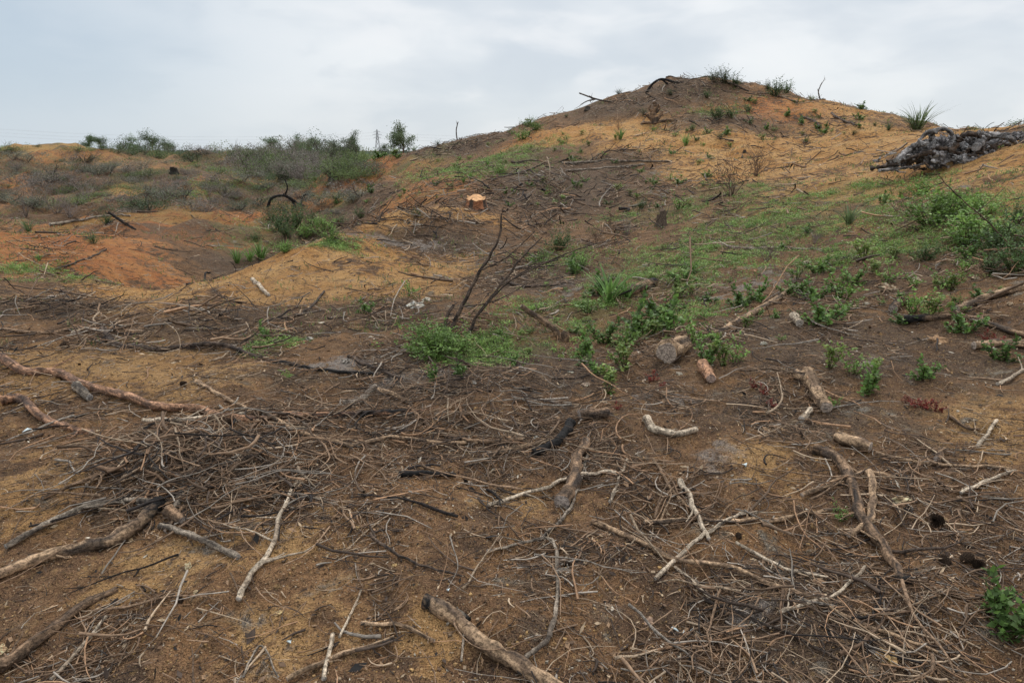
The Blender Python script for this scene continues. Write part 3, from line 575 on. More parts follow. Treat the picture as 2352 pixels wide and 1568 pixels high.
SPR=[leafy('leafy_sprout',8,.26,.8,.036,.022,G1,G2,10),leafy('leafy_sprout',9,.2,1.1,.038,.026,GD2,G1,9),leafy('leafy_sprout',7,.28,.7,.042,.024,G1,GY_,9)]
SHR=[leafy('leafy_shrub',34,.5,1.2,.036,.022,GD,GD2,15),leafy('leafy_shrub',30,.42,1.3,.040,.024,G1,G2,12),leafy('leafy_shrub',30,.5,1.0,.03,.018,GD,(.10,.13,.05),15)]
REDM=leafy('red_leaved_plant',7,.12,1.5,.03,.018,(.26,.035,.026),(.17,.045,.03),7,stemc=(.16,.05,.035))
for (u,v,h,k,lab) in [(1450,800,60,0,'bright green leafy sprout on dark soil'),(1435,850,70,2,'yellow green leafy sprout beside log'),(1400,905,65,2,'yellow green leafy sprout on dark soil'),(1660,840,60,2,'yellow green leafy sprout beside chunk of wood'),(1620,835,55,1,'green leafy sprout beside chunk of wood'),(1690,830,50,0,'green leafy sprout on dark soil'),
 (1930,690,75,0,'tall bright green leafy weed'),(1960,655,40,1,'green broadleaf weed'),(1885,745,60,1,'green leafy weed on dark soil'),(2100,720,60,0,'green leafy weed on slope'),(2135,735,60,2,'yellow green leafy weed on slope'),(2210,765,55,1,'dark green leafy weed'),(1905,845,60,2,'bright green leafy weed'),(1960,860,50,0,'bright green leafy weed'),(1990,900,55,1,'green leafy weed on dark soil'),(2120,870,45,1,'green leafy weed on dark soil'),
 (1735,690,45,1,'dark green broadleaf weed'),(1700,705,45,1,'dark green broadleaf weed'),(1470,770,60,1,'green leafy sprout on slope'),(1540,760,60,1,'green leafy sprout on slope'),(1390,790,55,1,'green leafy sprout on slope'),(1340,820,50,1,'green leafy sprout on slope'),(1590,790,60,0,'green leafy sprout on slope'),
 (1910,940,30,0,'small bright green seedling'),(1060,865,40,1,'dark green leafy sprout on ashy soil'),(990,875,35,1,'dark green leafy sprout on ashy soil'),(2310,1440,100,1,'dark green leafy plant on dark litter'),(2290,1400,60,1,'dark green leafy plant on dark litter'),(2340,1460,80,1,'dark green leafy plant on dark litter'),(2300,830,50,1,'green weed on slope'),
 (1830,640,40,0,'green weed on slope'),(2040,650,45,0,'green weed on slope'),(1500,730,55,1,'green leafy sprout on slope'),(1370,860,40,1,'green leafy sprout on soil'),(940,680,35,0,'green sprout on litter'),(840,720,30,1,'small green sprout on litter'),(1320,630,40,1,'dark green sprout on litter'),(1560,480,35,0,'bright green weed on sand'),(2030,470,35,0,'green weed'),(660,870,22,0,'tiny green sprout on sand'),(610,775,30,1,'low reddish green sprout'),(1930,1195,35,0,'thin green seedling beside branch'),(2010,860,40,2,'yellow green weed on soil')]:
    place('leafy_sprout',SPR[k],u,v,h,lab,'plant','leafy sprouts regrowing from soil')
for i in range(70):
    u=random.uniform(1330,2340); v=random.uniform(0,1); v=(850-(u-1330)*.14)-v*170
    place('leafy_sprout',SPR[random.randint(0,2)],u,v,14+34*random.random()**2,'small green leafy weed on dark slope','plant','leafy sprouts regrowing from soil',sx=random.uniform(.9,1.6))
for i in range(24):
    t=random.random(); u=1120+t*950+random.gauss(0,60); v=800-t*350+random.gauss(0,26)
    place('leafy_sprout',SPR[random.randint(0,2)],u,v,random.uniform(14,26)*(1-.4*t),'bright green leafy weed in weedy patch','plant','leafy sprouts regrowing from soil',sx=1.5)
for i in range(130):
    u=random.uniform(700,2000); v=random.uniform(300,480) if u<1700 else random.uniform(230,330)
    place('leafy_sprout',SPR[random.randint(0,2)],u,v,random.uniform(6,15),'small green tuft on hillside','plant','leafy sprouts regrowing from soil',sx=1.5)
SH=[(1280,575,45,0,'dark green shrub on burnt slope'),(1240,610,30,1,'green shrub on burnt slope'),(1330,615,30,1,'dark green shrub on burnt slope'),(1005,825,66,1,'bright green shrub at foot of dead sapling'),(970,815,46,1,'bright green shrub at foot of dead sapling'),(1040,812,50,1,'bright green shrub at foot of dead sapling'),(1000,800,60,1,'bright green shrub at foot of dead sapling'),
 (640,532,46,0,'dense dark green shrub in orange hollow'),(680,522,42,0,'dense dark green shrub in orange hollow'),(720,517,34,2,'dense dark green shrub in orange hollow'),(745,530,30,1,'dark green shrub in orange hollow'),(625,510,26,2,'dark green shrub in orange hollow'),(590,555,22,0,'dark green shrub in orange hollow'),(655,580,22,1,'dark green shrub in orange hollow'),(780,520,26,2,'dark green shrub in orange hollow'),(830,500,22,0,'dark green shrub in orange hollow'),(705,545,28,1,'dark green shrub in orange hollow'),(760,550,26,1,'dark green shrub in orange hollow'),(660,545,32,0,'dark green shrub in orange hollow'),
 (2140,520,70,1,'green leafy shrub on slope'),(2180,500,60,1,'green leafy shrub on slope'),(2230,560,75,1,'green leafy shrub on slope'),(2290,590,80,0,'dark green leafy shrub on slope'),(2340,630,80,0,'dark green leafy shrub on slope'),(2110,450,36,1,'green leafy shrub on slope'),(2250,500,45,1,'green leafy shrub on slope'),(2330,520,50,0,'green leafy shrub on slope'),(2120,600,45,0,'green leafy shrub on slope'),(2270,630,50,2,'dark green leafy shrub on slope'),(2310,560,50,1,'green leafy shrub on slope'),
 (1640,190,26,2,'dark green shrub on hill summit'),(1665,192,32,2,'dark green shrub on hill summit'),(1690,200,22,0,'dark green shrub on hill summit'),(1780,222,34,0,'dark green shrub on hill crest'),(1805,215,24,0,'dark green shrub on hill crest'),(1765,205,18,2,'dark green shrub on hill crest'),(1650,275,30,0,'dark green shrub on hillside'),(1680,272,22,0,'dark green shrub on hillside'),(1625,225,16,0,'dark green shrub on hillside'),(1655,320,16,2,'dark green shrub on hillside'),
 (1215,292,18,1,'green shrub on ridge'),(1230,300,18,1,'green shrub on ridge'),(1200,320,18,1,'green shrub on ridge'),(1005,324,12,2,'dark green shrub on ridge'),(215,560,22,0,'low green shrub on orange soil'),(245,515,22,0,'low green shrub on orange soil'),(1470,480,22,0,'green shrub on sand'),(960,500,18,0,'dark green shrub on slope'),(1150,400,18,1,'green shrub on slope'),
 (1540,220,14,2,'dark shrub on hillside'),(1300,270,8,2,'dark shrub on ridge'),(1480,265,16,2,'dark shrub on hillside'),(1590,300,14,0,'dark shrub on hillside'),(1720,260,18,0,'dark shrub on hillside'),(2010,290,10,0,'dark shrub on hill crest'),(1850,330,14,0,'low shrub on sandy slope'),(1420,215,12,2,'dark shrub on hillside'),(1960,310,12,2,'low shrub on sandy slope')]
for (u,v,h,k,lab) in SH: place('leafy_shrub',SHR[k],u,v,h,lab,'shrub','green shrubs regrowing after fire',sx=1.2)
for (u,v,h) in [(2150,945,26),(2125,940,24),(2100,935,22),(2080,925,18),(1755,905,22),(1730,890,20),(1770,935,20),(1500,875,22),(1520,890,14),(2270,785,26),(2290,795,22),(1420,940,16),(1995,900,16)]:
    place('red_leaved_plant',REDM,u,v,h,'low plant with crimson red leaves on soil','plant','red leaved plants',sx=1.0)
# spiky tufts
def tuft(name,n,L,w,col,lean=.6):
    a=rng.uniform(0,6.28,n); s=rng.uniform(.1,lean,n)**.8; g=Geo(); K=6; t=np.linspace(0,1,K)[None]
    l=L*rng.uniform(.6,1.1,n)[:,None]; ho=(s[:,None]*t+ .5*s[:,None]*t**2.5)*l; z=l*t*(1-.25*s[:,None]*t**2)
    P=np.stack([np.cos(a)[:,None]*ho+rng.normal(0,.02,(n,1)),np.sin(a)[:,None]*ho+rng.normal(0,.02,(n,1)),z-.02],-1)
    sd=np.stack([-np.sin(a),np.cos(a),rng.normal(0,.3,n)],-1)[:,None]*(w*np.array([.8,1,1,.8,.5,.06]))[None,:,None]*.5
    V=np.stack([P-sd,P+sd],2); i=np.arange(n)[:,None]*K*2; k=np.arange(K-1)[None]*2; Fq=np.stack([i+k,i+k+1,i+k+3,i+k+2],-1)
    g.add(V,Fq,rep(np.array(col)*rng.uniform(.6,1.35,(n,1)),12)); return g.mesh(name,leaf)
TU=[tuft('spiky_tuft',40,.45,.02,(.14,.24,.06)),tuft('spiky_tuft',55,.45,.012,(.10,.14,.06),.8),tuft('spiky_tuft',30,.45,.026,(.14,.25,.065))]
for (u,v,h,k,lab) in [(1400,695,75,2,'spiky green strap leaved tuft in weeds'),(1440,690,50,2,'spiky green strap leaved tuft in weeds'),(600,597,44,0,'spiky green strap leaved tuft in hollow'),(545,605,36,0,'spiky green strap leaved tuft in hollow'),(575,600,32,0,'spiky green strap leaved tuft in hollow'),(655,580,28,0,'spiky green strap leaved tuft in hollow'),(2108,300,55,1,'large spiky tuft standing on sandy ridge'),(2100,302,38,1,'spiky tuft standing on sandy ridge'),(65,532,32,1,'spiky green tuft on orange soil'),(1950,515,45,1,'spiky green tuft in weeds'),(1575,335,28,0,'spiky green tuft on hillside'),(1425,320,26,0,'spiky green tuft on hillside'),(1080,412,20,0,'green tuft on slope'),(1065,420,16,0,'green tuft on slope'),(1335,620,25,1,'dark spiky tuft on litter'),(60,620,18,0,'green tuft on soil'),(90,600,18,0,'green tuft on soil'),(2040,300,20,1,'dry tuft on ridge'),(1120,380,16,0,'green tuft on slope'),(2355,310,20,1,'tuft beside charred roots')]:
    place('spiky_tuft',TU[k],u,v,h,lab,'plant','spiky strap leaved tufts')
# ground cover
g=Geo()
for (bt,bl,rt,rl,s) in GREEN:
    r0=math.exp(bl); 
    if r0>30: ncl=130
    else: ncl=int(np.clip(rt*rl*66000*s,150,1200))
    t=bt+rng.normal(0,rt*.62,ncl); l=bl+rng.normal(0,rl*.62,ncl); r=np.exp(l); x=r*np.sin(t); y=r*np.cos(t)
    q1=.22+.03*r0; k=(pn(x/q1,y/q1,77)+.8*pn(x/(q1*3),y/(q1*3),78))>-.06; x,y,r=x[k],y[k],r[k]; m=34
    cr=rng.uniform(.03,.10,len(x))*(.6+r*.05); X=x[:,None]+rng.normal(0,1,(len(x),m))*cr[:,None]*.6; Y=y[:,None]+rng.normal(0,1,(len(x),m))*cr[:,None]*.6
    q=((X-x[:,None])**2+(Y-y[:,None])**2)/cr[:,None]**2; zz=H(X,Y)+rng.uniform(.05,1,X.shape)*cr[:,None]*.8*np.exp(-q)
    cc=np.stack([X,Y,zz],-1).reshape(-1,3); n_=len(cc); d=unit(rng.normal(0,1,(n_,3))*np.array([1,1,.5])+np.array([0,0,.3])); sc=np.repeat(.7+r*.055,m)
    V,Fq=leaves(cc,d,rng.uniform(.010,.024,n_)*sc,rng.uniform(.006,.014,n_)*sc,rng.normal(0,.6,(n_,3))+np.array([0,0,1.]))
    cl=np.array([(.21,.34,.08),(.28,.39,.11),(.13,.22,.06),(.31,.34,.13)])[rng.choice(4,len(x),p=[.4,.28,.16,.16])]*rng.uniform(.7,1.2,(len(x),1)); g.add(V,Fq,rep(rep(cl,m)*rng.uniform(.6,1.3,(n_,1)),4))
obj('ground_cover',g.mesh('ground_cover',leaf,False),'fresh low green weeds spreading over the soil','weeds',kind='stuff')
# sparse grass blades
g=Geo(); x,y,r=scatter(15000,6,75,1.0,-40,40); k=(rng.uniform(size=len(x))<.08+.45*M(GREEN,x,y)+.4*(pn(x/2.5,y/2.5,55)>.2)); x,y,r=x[k],y[k],r[k]
m=9; X=(x[:,None]+rng.normal(0,.05,(len(x),m))*(1+.05*r[:,None])).ravel(); Y=(y[:,None]+rng.normal(0,.05,(len(x),m))*(1+.05*r[:,None])).ravel(); rr=np.repeat(r,m); n_=len(X)
d=unit(rng.normal(0,.5,(n_,3))+np.array([0,0,1])); V,Fq=leaves(np.stack([X,Y,H(X,Y)-.005],1),d,rng.uniform(.03,.08,n_)*(1+.03*rr),.005*(1+.12*rr))
cl=np.array([(.14,.21,.06),(.19,.22,.08),(.08,.12,.045),(.28,.23,.12)])[rng.choice(4,len(x))]; g.add(V,Fq,rep(rep(cl,m)*rng.uniform(.7,1.2,(n_,1)),4))
obj('grass',g.mesh('grass',leaf,False),'sparse young grass blades on the slopes','grass',kind='stuff')
# ---------------------------------------------------------------- far bushes
def bush(name,nc,m,col,col2,flat=.6,ll=.07):
    g=Geo(); c=rng.normal(0,.42,(nc,3))*np.array([1,1,flat]); c[:,2]=np.abs(c[:,2])+.15; cr=rng.uniform(.14,.3,nc)
    cc=(c[:,None]+unit(rng.normal(0,1,(nc,m,3)))*cr[:,None,None]*rng.uniform(.5,1.1,(nc,m,1))); n_=nc*m
    V,Fq=leaves(cc.reshape(-1,3),unit(rng.normal(0,1,(n_,3))),rng.uniform(.5,1,n_)*ll,rng.uniform(.5,1,n_)*ll*.6)
    mx=rng.uniform(0,1,(nc,1)); cl=rep(np.array(col)*(1-mx)+np.array(col2)*mx,m)*rng.uniform(.7,1.25,(n_,1)); g.add(V,Fq,rep(cl,4))
    out=[]
    for i in range(8):
        a=random.uniform(0,6.28); grow(np.array([0,0,-.05]),unit(np.array([math.cos(a)*.8,math.sin(a)*.8,1])),.7,.015,1,out)
    V,Fq=tubes(np.array([q[0] for q in out]),np.array([q[1] for q in out]),4); g.add(V,Fq,np.array((.08,.06,.05))); return g.mesh(name,leaf,False)
BU=[bush('scrub_bush',26,60,(.06,.09,.042),(.10,.14,.06)),bush('scrub_bush',24,60,(.11,.16,.055),(.16,.21,.075)),bush('scrub_bush',24,40,(.22,.19,.16),(.16,.14,.12)),bush('scrub_bush',24,50,(.13,.135,.10),(.19,.19,.135),.8)]
FB=[(270,352,28,0),(300,352,30,0),(330,355,32,0),(375,352,28,0),(395,355,20,3),(445,365,26,0),(425,365,18,0),(560,358,14,3),(540,360,12,0),(30,350,16,0),(10,355,14,2),(85,338,8,0),(235,345,14,0),(205,348,12,1),(520,375,16,2),(500,378,12,2),
 (620,358,34,3),(645,355,38,2),(680,356,40,3),(710,356,42,0),(740,360,34,3),(765,362,32,0),(790,364,34,1),(820,366,32,1),(845,366,26,1),(880,362,20,1),(900,358,16,1)]
for i in range(80): FB.append((random.uniform(560,835),random.uniform(364,415),random.uniform(22,46),random.choice([2,2,2,3,3,0]) if random.random()<.8 else 1))
for (u,v,h,k) in FB:
    if u>600 and k in(2,3) and u>760 and random.random()<.7: k=1
    y=min(85,hit(u,v)[1]); 
    if u>850: y=95
    p=at(u,v,y); z=H(p[0],p[1]); s=h*y/F/.8
    obj('scrub_bush',BU[k],'rounded dark green scrub bush on far dunes' if k!=2 else 'grey brown twiggy bush on far dunes','bush','scrub on far dunes',loc=(p[0],p[1],min(z,p[2])-.05),rot=(0,0,random.uniform(0,6.28)),scale=(s*1.1,s*1.1,s))
cnt=0
while cnt<190:
    u=random.uniform(-20,860); v=random.uniform(345,490); p=hit(u,v)
    if p[1]<24 or p[1]>100: continue
    if M(RED,p[0],p[1])>.6 and random.random()<.6: continue
    s=random.uniform(.3,1.2)*(.5+p[1]/60); k=random.choice([0,1,2,2,3,3]); cnt+=1
    obj('scrub_bush',BU[k],'low scrubby bush dotted on the dune slopes','bush','scrub on far dunes',loc=(p[0],p[1],p[2]-.05),rot=(0,0,random.uniform(0,6.28)),scale=(s*1.2,s*1.1,s*.65))
# far wooded belt as one mass
g=Geo(); nb=1500; t=np.radians(rng.uniform(-42,45,nb)); r=rng.uniform(170,700,nb); x=r*np.sin(t);y=r*np.cos(t); m=50; hgt=rng.uniform(.3,1.1,nb)*(1+pn(t*20,t*0,4)); cr=rng.uniform(2,6,nb)
cc=np.stack([x,y,H(x,y)],-1)[:,None]+rng.normal(0,1,(nb,m,3))*np.stack([cr,cr,hgt*.5],-1)[:,None]; cc[...,2]=np.maximum(cc[...,2],-.3); n_=nb*m
V,Fq=leaves(cc.reshape(-1,3),unit(rng.normal(0,1,(n_,3))),rng.uniform(.6,1.6,n_),rng.uniform(.5,1,n_)); g.add(V,Fq,rep(rep(np.array((.10,.13,.10))*rng.uniform(.6,1.3,(nb,1)),m),4))
obj('distant_scrub',g.mesh('distant_scrub',leaf,False),'distant band of green scrubland along the horizon','scrub',kind='stuff')
# ---------------------------------------------------------------- trees
def tree(u,vb,y,hpx,kind,lab):
    p=at(u,vb,y); z=H(p[0],p[1]); base=np.array([p[0],p[1],min(z,p[2])]); Ht=hpx*y/F+ (p[2]-base[2])
    e=bpy.data.objects.new('pine_tree' if kind!='round' else 'scrub_tree',None); COL.objects.link(e); e.location=base; e['label']=lab; e['category']='tree'; e['group']='trees on the skyline'
    tw=[]; tops=[]
    lean=random.uniform(-.15,.15); tr=np.array([[0,0,-.1]]+[[lean*k*Ht*.7/5,0,Ht*.62*k/5] for k in range(1,6)]); 
    tw=[(tr,np.linspace(.035,.018,6)*Ht)]
    for i in range(13 if kind=='pine' else 9):
        k=random.randint(2,5); a=random.uniform(0,6.28); L=Ht*random.uniform(.22,.42); d=unit(np.array([math.cos(a),math.sin(a),random.uniform(.5,1.3)])); o_=[]; grow(tr[k],d,L,.012*Ht,1,o_,(2,3)); tw+=o_; tops+=[q[0][-1] for q in o_]+[q[0][3] for q in o_]
    V,Fq=tubes(np.array([q[0] for q in tw]),np.array([q[1] for q in tw]),6); g=Geo(); g.add(V,Fq,np.array((.12,.085,.06))); obj('trunk',g.mesh('trunk',bark),parent=e)
    tops=np.array(tops); m=46; cr=Ht*(.075 if kind=='pine' else .10); cc=tops[:,None]+rng.normal(0,1,(len(tops),m,3))*cr*np.array([1,1,.6]); n_=len(tops)*m
    V,Fq=leaves(cc.reshape(-1,3),unit(rng.normal(0,1,(n_,3))),rng.uniform(.5,1,n_)*Ht*.06,rng.uniform(.5,1,n_)*Ht*.03)
    cl=rep(np.array((.10,.135,.07) if kind=='pine' else (.10,.15,.07))*rng.uniform(.6,1.4,(len(tops),1)),m)*rng.uniform(.75,1.2,(n_,1)); g=Geo(); g.add(V,Fq,rep(cl,4)); obj('crown',g.mesh('crown',leaf,False),parent=e)
tree(925,348,130,56,'pine','small sparse umbrella pine standing on the skyline')
tree(885,362,120,26,'round','low rounded green tree beside pine')
tree(798,358,110,46,'pine','slender open crowned green tree')
tree(818,362,112,36,'round','bushy green tree on skyline')
tree(768,358,110,32,'round','bushy green tree on skyline')
tree(690,350,110,34,'round','dark bushy tree on skyline')
tree(712,352,112,34,'round','dark bushy tree on skyline')
tree(625,352,105,38,'round','grey green bushy tree on skyline')
tree(205,335,88,28,'round','small rounded pine on dune skyline')
tree(232,336,90,20,'round','small rounded pine on dune skyline')
tree(352,350,88,44,'round','bushy rounded pine on dune skyline')
tree(385,352,90,32,'round','bushy dark pine on dune skyline')
tree(310,348,88,30,'round','bushy dark pine on dune skyline')
tree(2335,300,120,16,'round','distant green tree behind sandy ridge')
# ---------------------------------------------------------------- pylon and lines
yp=900.; pb=at(868,344,yp); hp=43*yp/F; xp=pb[0]
def seg(G,a,b,r,c=(.33,.35,.37)):
    a=np.array(a,float);b=np.array(b,float); V,Fq=tubes(np.stack([a+(b-a)*t for t in (0,.5,1)])[None],np.full((1,3),r),4); G.add(V,Fq,np.array(c))
g=Geo(); z0=float(H(xp,yp))-.2; lv=[0,.25,.45,.62,.75,.88,1.0]; wv=[3.6,2.5,1.8,1.3,1.0,.8,.2]; zt=pb[2]+hp-z0
for i in range(6):
    for sx in (-1,1):
        for sy in (-1,1): seg(g,(sx*wv[i],sy*wv[i],zt*lv[i]),(sx*wv[i+1],sy*wv[i+1],zt*lv[i+1]),.24)
    for sy in (-1,1):
        seg(g,(-wv[i],sy*wv[i],zt*lv[i]),(wv[i+1],sy*wv[i+1],zt*lv[i+1]),.15); seg(g,(wv[i],sy*wv[i],zt*lv[i]),(-wv[i+1],sy*wv[i+1],zt*lv[i+1]),.15)
    for s2 in (-1,1): seg(g,(s2*wv[i+1],-wv[i+1],zt*lv[i+1]),(s2*wv[i+1],wv[i+1],zt*lv[i+1]),.12); seg(g,(-wv[i+1],s2*wv[i+1],zt*lv[i+1]),(wv[i+1],s2*wv[i+1],zt*lv[i+1]),.12)
e=obj('electricity_pylon',g.mesh('electricity_pylon',steel),'distant grey steel lattice pylon on the skyline','pylon',loc=(xp,yp,z0))
for l_,w in ((.64,4.6),(.77,5.6),(.9,4.0)):
    gg=Geo()
    for s2 in (-1,1): seg(gg,(0,0,zt*l_+.9),(s2*w,0,zt*l_),.18); seg(gg,(0,0,zt*l_),(s2*w,0,zt*l_),.18); seg(gg,(s2*w,0,zt*l_),(s2*w,0,zt*l_-1.2),.12)
    obj('cross_arm',gg.mesh('cross_arm',steel),parent=e)
for l_,w in ((.64,4.6),(.77,5.6),(.9,4.0)):
    for s2 in (-1,1):
        gg=Geo(); zz=z0+zt*l_-1.2
        for x1,y1 in ((-560,760.),(360,1010.)):
            t=np.linspace(0,1,24); a=np.array([xp+s2*w,yp,zz]); b_=np.array([x1+s2*w,y1,zz+1]); P=a+(b_-a)*t[:,None]; P[:,2]-=4*7*t*(1-t)
            V,Fq=tubes(P[None],np.full((1,24),.03),4); gg.add(V,Fq,np.array((.4,.41,.42)))
        obj('power_line',gg.mesh('power_line',steel),'thin overhead power cable sagging from the pylon','power line','power cables')
# ---------------------------------------------------------------- stumps
def stump(u,v,wpx,hpx,lab,fresh=True,barkc=(.09,.065,.05),cutc=(.66,.37,.18),rough=.1,tiltx=0,cm=None):
    p=hit(u,v); d=dist(p); R=wpx*.5*d/F; Hh=hpx*d/F
    e=bpy.data.objects.new('tree_stump',None); COL.objects.link(e); e.location=p; e.rotation_euler=(D(tiltx),0,random.uniform(-.3,.3)); e['label']=lab; e['category']='tree stump'; e['group']='cut tree stumps'
    S=40; K=12; an=np.arange(S)*2*math.pi/S; zz=np.linspace(-.15*Hh-.05,Hh,K)
    prof=1+.5*np.exp(-np.clip(zz,0,9)/Hh*3.2)
    rr=R*.8*prof[:,None]*(1+rough*pn(np.cos(an)*2.2+u,np.sin(an)*2.2+v,2)[None]+rough*.5*pn(np.cos(an)[None]*6+zz[:,None]*0,np.sin(an)[None]*6+zz[:,None]/R*1.2,3))
    top=Hh*(1+(.10+rough)*pn(np.cos(an)*1.3+u,np.sin(an)*1.3,7)) 
    V=np.stack([rr*np.cos(an),rr*np.sin(an),np.broadcast_to(zz[:,None],rr.shape).copy()],-1); V[-1,:,2]=top
    Fq=np.array([(k*S+j,k*S+(j+1)%S,(k+1)*S+(j+1)%S,(k+1)*S+j) for k in range(K-1) for j in range(S)]); g=Geo()
    bc=np.array(barkc)*rng.uniform(.6,1.3,(K*S,1))
    if cm is not None:
        mk=(pn(np.cos(an)*1.5+3,np.sin(an)*1.5,5)>.05)[None,:]&(zz>Hh*.15)[:,None]; bc=np.where(mk.reshape(-1,1),np.array(cm)*rng.uniform(.6,1.1,(K*S,1)),bc)
    g.add(V,Fq,bc); obj('bark',g.mesh('bark',bark),parent=e)
    ring=[]
    for k,f in enumerate((1.0,.93,.8,.6,.4,.2,.02)):
        q=V[-1]*np.array([f,f,1]); q[:,2]=V[-1,:,2]*f+Hh*(1-f)+(.004 if k else 0)+.05*Hh*pn(q[:,0]/R*4,q[:,1]/R*4,k); ring.append(q)
    W_=np.stack(ring); Fq=np.array([(k*S+j,k*S+(j+1)%S,(k+1)*S+(j+1)%S,(k+1)*S+j) for k in range(6) for j in range(S)])
    cc=np.stack([np.array(cutc)*f for f in (.35,1.05,.85,1.05,.8,.9,.6)])[:,None]*(1+.4*pn(W_[...,0]/R*2.5,W_[...,1]/R*2.5,9))[...,None]*rng.uniform(.85,1.12,(7,S,1)); g=Geo(); g.add(W_,Fq,cc.reshape(-1,3)); obj('cut_face',g.mesh('cut_face',rockm),parent=e)
stump(1093,478,54,24,'freshly cut pine stump with orange sawn face',tiltx=13,rough=.15,cm=(.42,.18,.09))
stump(1520,520,20,30,'weathered grey brown charred stump among green weeds',barkc=(.15,.11,.08),cutc=(.2,.14,.1),rough=.7)
stump(400,398,16,12,'dark burnt stump on dune slope',barkc=(.03,.025,.02),cutc=(.08,.05,.04),rough=.3)
stump(765,412,16,14,'dark cut stump on slope',barkc=(.05,.04,.035),cutc=(.2,.12,.08),rough=.2)
stump(1350,252,14,7,'small cut stump on ridge',barkc=(.06,.05,.04),cutc=(.3,.2,.12))
stump(1710,350,8,5,'small dark stump on sand',barkc=(.05,.04,.03),cutc=(.2,.12,.08))
standing('tree_stump','ragged dark brown root stump standing on hillside','tree stump',[([(1503,284),(1500,262),(1506,245),(1502,232)],16,8),([(1503,284),(1490,268),(1482,260)],10,5),([(1503,284),(1516,266),(1522,256)],10,5),([(1503,262),(1514,250),(1512,238)],8,4),([(1503,262),(1492,250),(1495,240)],8,4),([(1503,284),(1480,282),(1470,286)],8,4),([(1503,284),(1530,276),(1555,276)],7,4)],'brown',0,0,base=(1503,284))
# wood chunks (short logs, own cut ends)
def chunk(a,b,w,pal,lab,ra=.3):
    Pw=px2w([a,((a[0]+b[0])/2,(a[1]+b[1])/2),b]); gg=Geo(); w_=w*.5*dist(Pw[0])/F
    add_branch(gg,Pw,w_,w_*.8,pal,side=0,S=18,knot=.3,lift=ra*w_*.5,K=24); obj('wood_chunk',gg.mesh('wood_chunk',bark,False),lab,'wood chunk','chunks of cut wood')
chunk((1530,835),(1570,805),50,'tan','broken thick tan wood chunk with knot')
chunk((1612,848),(1632,882),28,'pink','short sawn pinkish log piece')
chunk((1850,870),(1895,950),32,'tan','split flaking tan bark slab')
chunk((1825,870),(1870,885),26,'tan','flaking tan bark piece')
chunk((2050,720),(2068,695),22,'brown','small brown wood chunk on slope')
chunk((1820,735),(1835,750),20,'pale','small pale wood chunk')
chunk((1840,970),(1862,945),15,'pale','pale curled bark piece')
chunk((385,1185),(420,1205),28,'brown','brown curled bark slab under brush')
chunk((1330,965),(1395,955),26,'brown','brown flat root slab on soil')
chunk((2150,1060),(2165,1035),13,'brown','small brown bark piece')
# ---------------------------------------------------------------- charred root pile
def noisy_blob(G,c,r,s,seed,col=(.06,.05,.047),sub=28,amp=.45,ridged=False):
    nu,nv=sub,sub//2; a=np.arange(nu)*2*math.pi/nu; b_=np.linspace(.02,math.pi-.02,nv)
    X=np.sin(b_)[:,None]*np.cos(a)[None];Y=np.sin(b_)[:,None]*np.sin(a)[None];Zz=np.broadcast_to(np.cos(b_)[:,None],X.shape)
    f=1+amp*pn(X*1.6+seed+Zz*1.3,Y*1.6+seed*2-Zz,seed)+amp*.45*pn(X*4+Zz*3,Y*4+seed-Zz*2,seed+1)+amp*.22*pn(X*9+Zz*7,Y*9-Zz*6,seed+2)
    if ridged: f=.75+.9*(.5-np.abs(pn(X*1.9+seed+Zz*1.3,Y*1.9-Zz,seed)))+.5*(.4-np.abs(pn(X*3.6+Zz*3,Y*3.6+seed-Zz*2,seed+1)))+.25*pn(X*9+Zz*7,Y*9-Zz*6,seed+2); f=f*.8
    V=np.stack([X*f*r*s[0],Y*f*r*s[1],Zz*f*r*s[2]],-1)+np.array(c)
    Fq=np.array([(k*nu+j,(k+1)*nu+j,(k+1)*nu+(j+1)%nu,k*nu+(j+1)%nu) for k in range(nv-1) for j in range(nu)])
    cc=np.array(col)*(1+1.0*pn(X*5+seed,Y*5+Zz*4,seed+5))[...,None]
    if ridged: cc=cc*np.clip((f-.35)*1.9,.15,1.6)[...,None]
    G.add(V,Fq,np.clip(cc,.008,.5).reshape(-1,3))
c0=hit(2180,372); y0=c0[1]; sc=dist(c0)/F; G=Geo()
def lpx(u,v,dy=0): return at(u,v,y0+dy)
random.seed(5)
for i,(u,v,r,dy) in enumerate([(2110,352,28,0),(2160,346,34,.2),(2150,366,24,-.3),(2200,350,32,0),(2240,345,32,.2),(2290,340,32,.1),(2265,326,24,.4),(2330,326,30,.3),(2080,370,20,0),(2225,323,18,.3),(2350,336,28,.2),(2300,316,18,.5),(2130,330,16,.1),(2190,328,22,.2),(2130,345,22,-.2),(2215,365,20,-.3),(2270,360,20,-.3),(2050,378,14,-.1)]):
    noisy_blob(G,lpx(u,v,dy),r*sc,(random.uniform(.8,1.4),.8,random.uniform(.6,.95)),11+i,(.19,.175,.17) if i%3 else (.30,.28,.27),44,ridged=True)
paths=[[(2150,360),(2138,325),(2150,300),(2175,298),(2192,320),(2188,350)],[(2000,388),(2050,378),(2100,360),(2150,350)],[(2020,392),(2080,385),(2130,375)],[(2185,350),(2215,310),(2250,315),(2260,345)],[(2240,340),(2270,312),(2320,318),(2340,345)],[(2200,375),(2225,345),(2260,350),(2290,330)],[(2060,370),(2100,335),(2130,330)],[(2120,365),(2160,340),(2220,360),(2250,370)],[(2150,300),(2130,305),(2110,325),(2105,350)],[(2080,380),(2130,350),(2170,372)],[(2255,340),(2230,320),(2250,305),(2275,315)],[(2040,380),(2070,365),(2095,368)],[(2210,372),(2240,365),(2290,368),(2320,352)]]
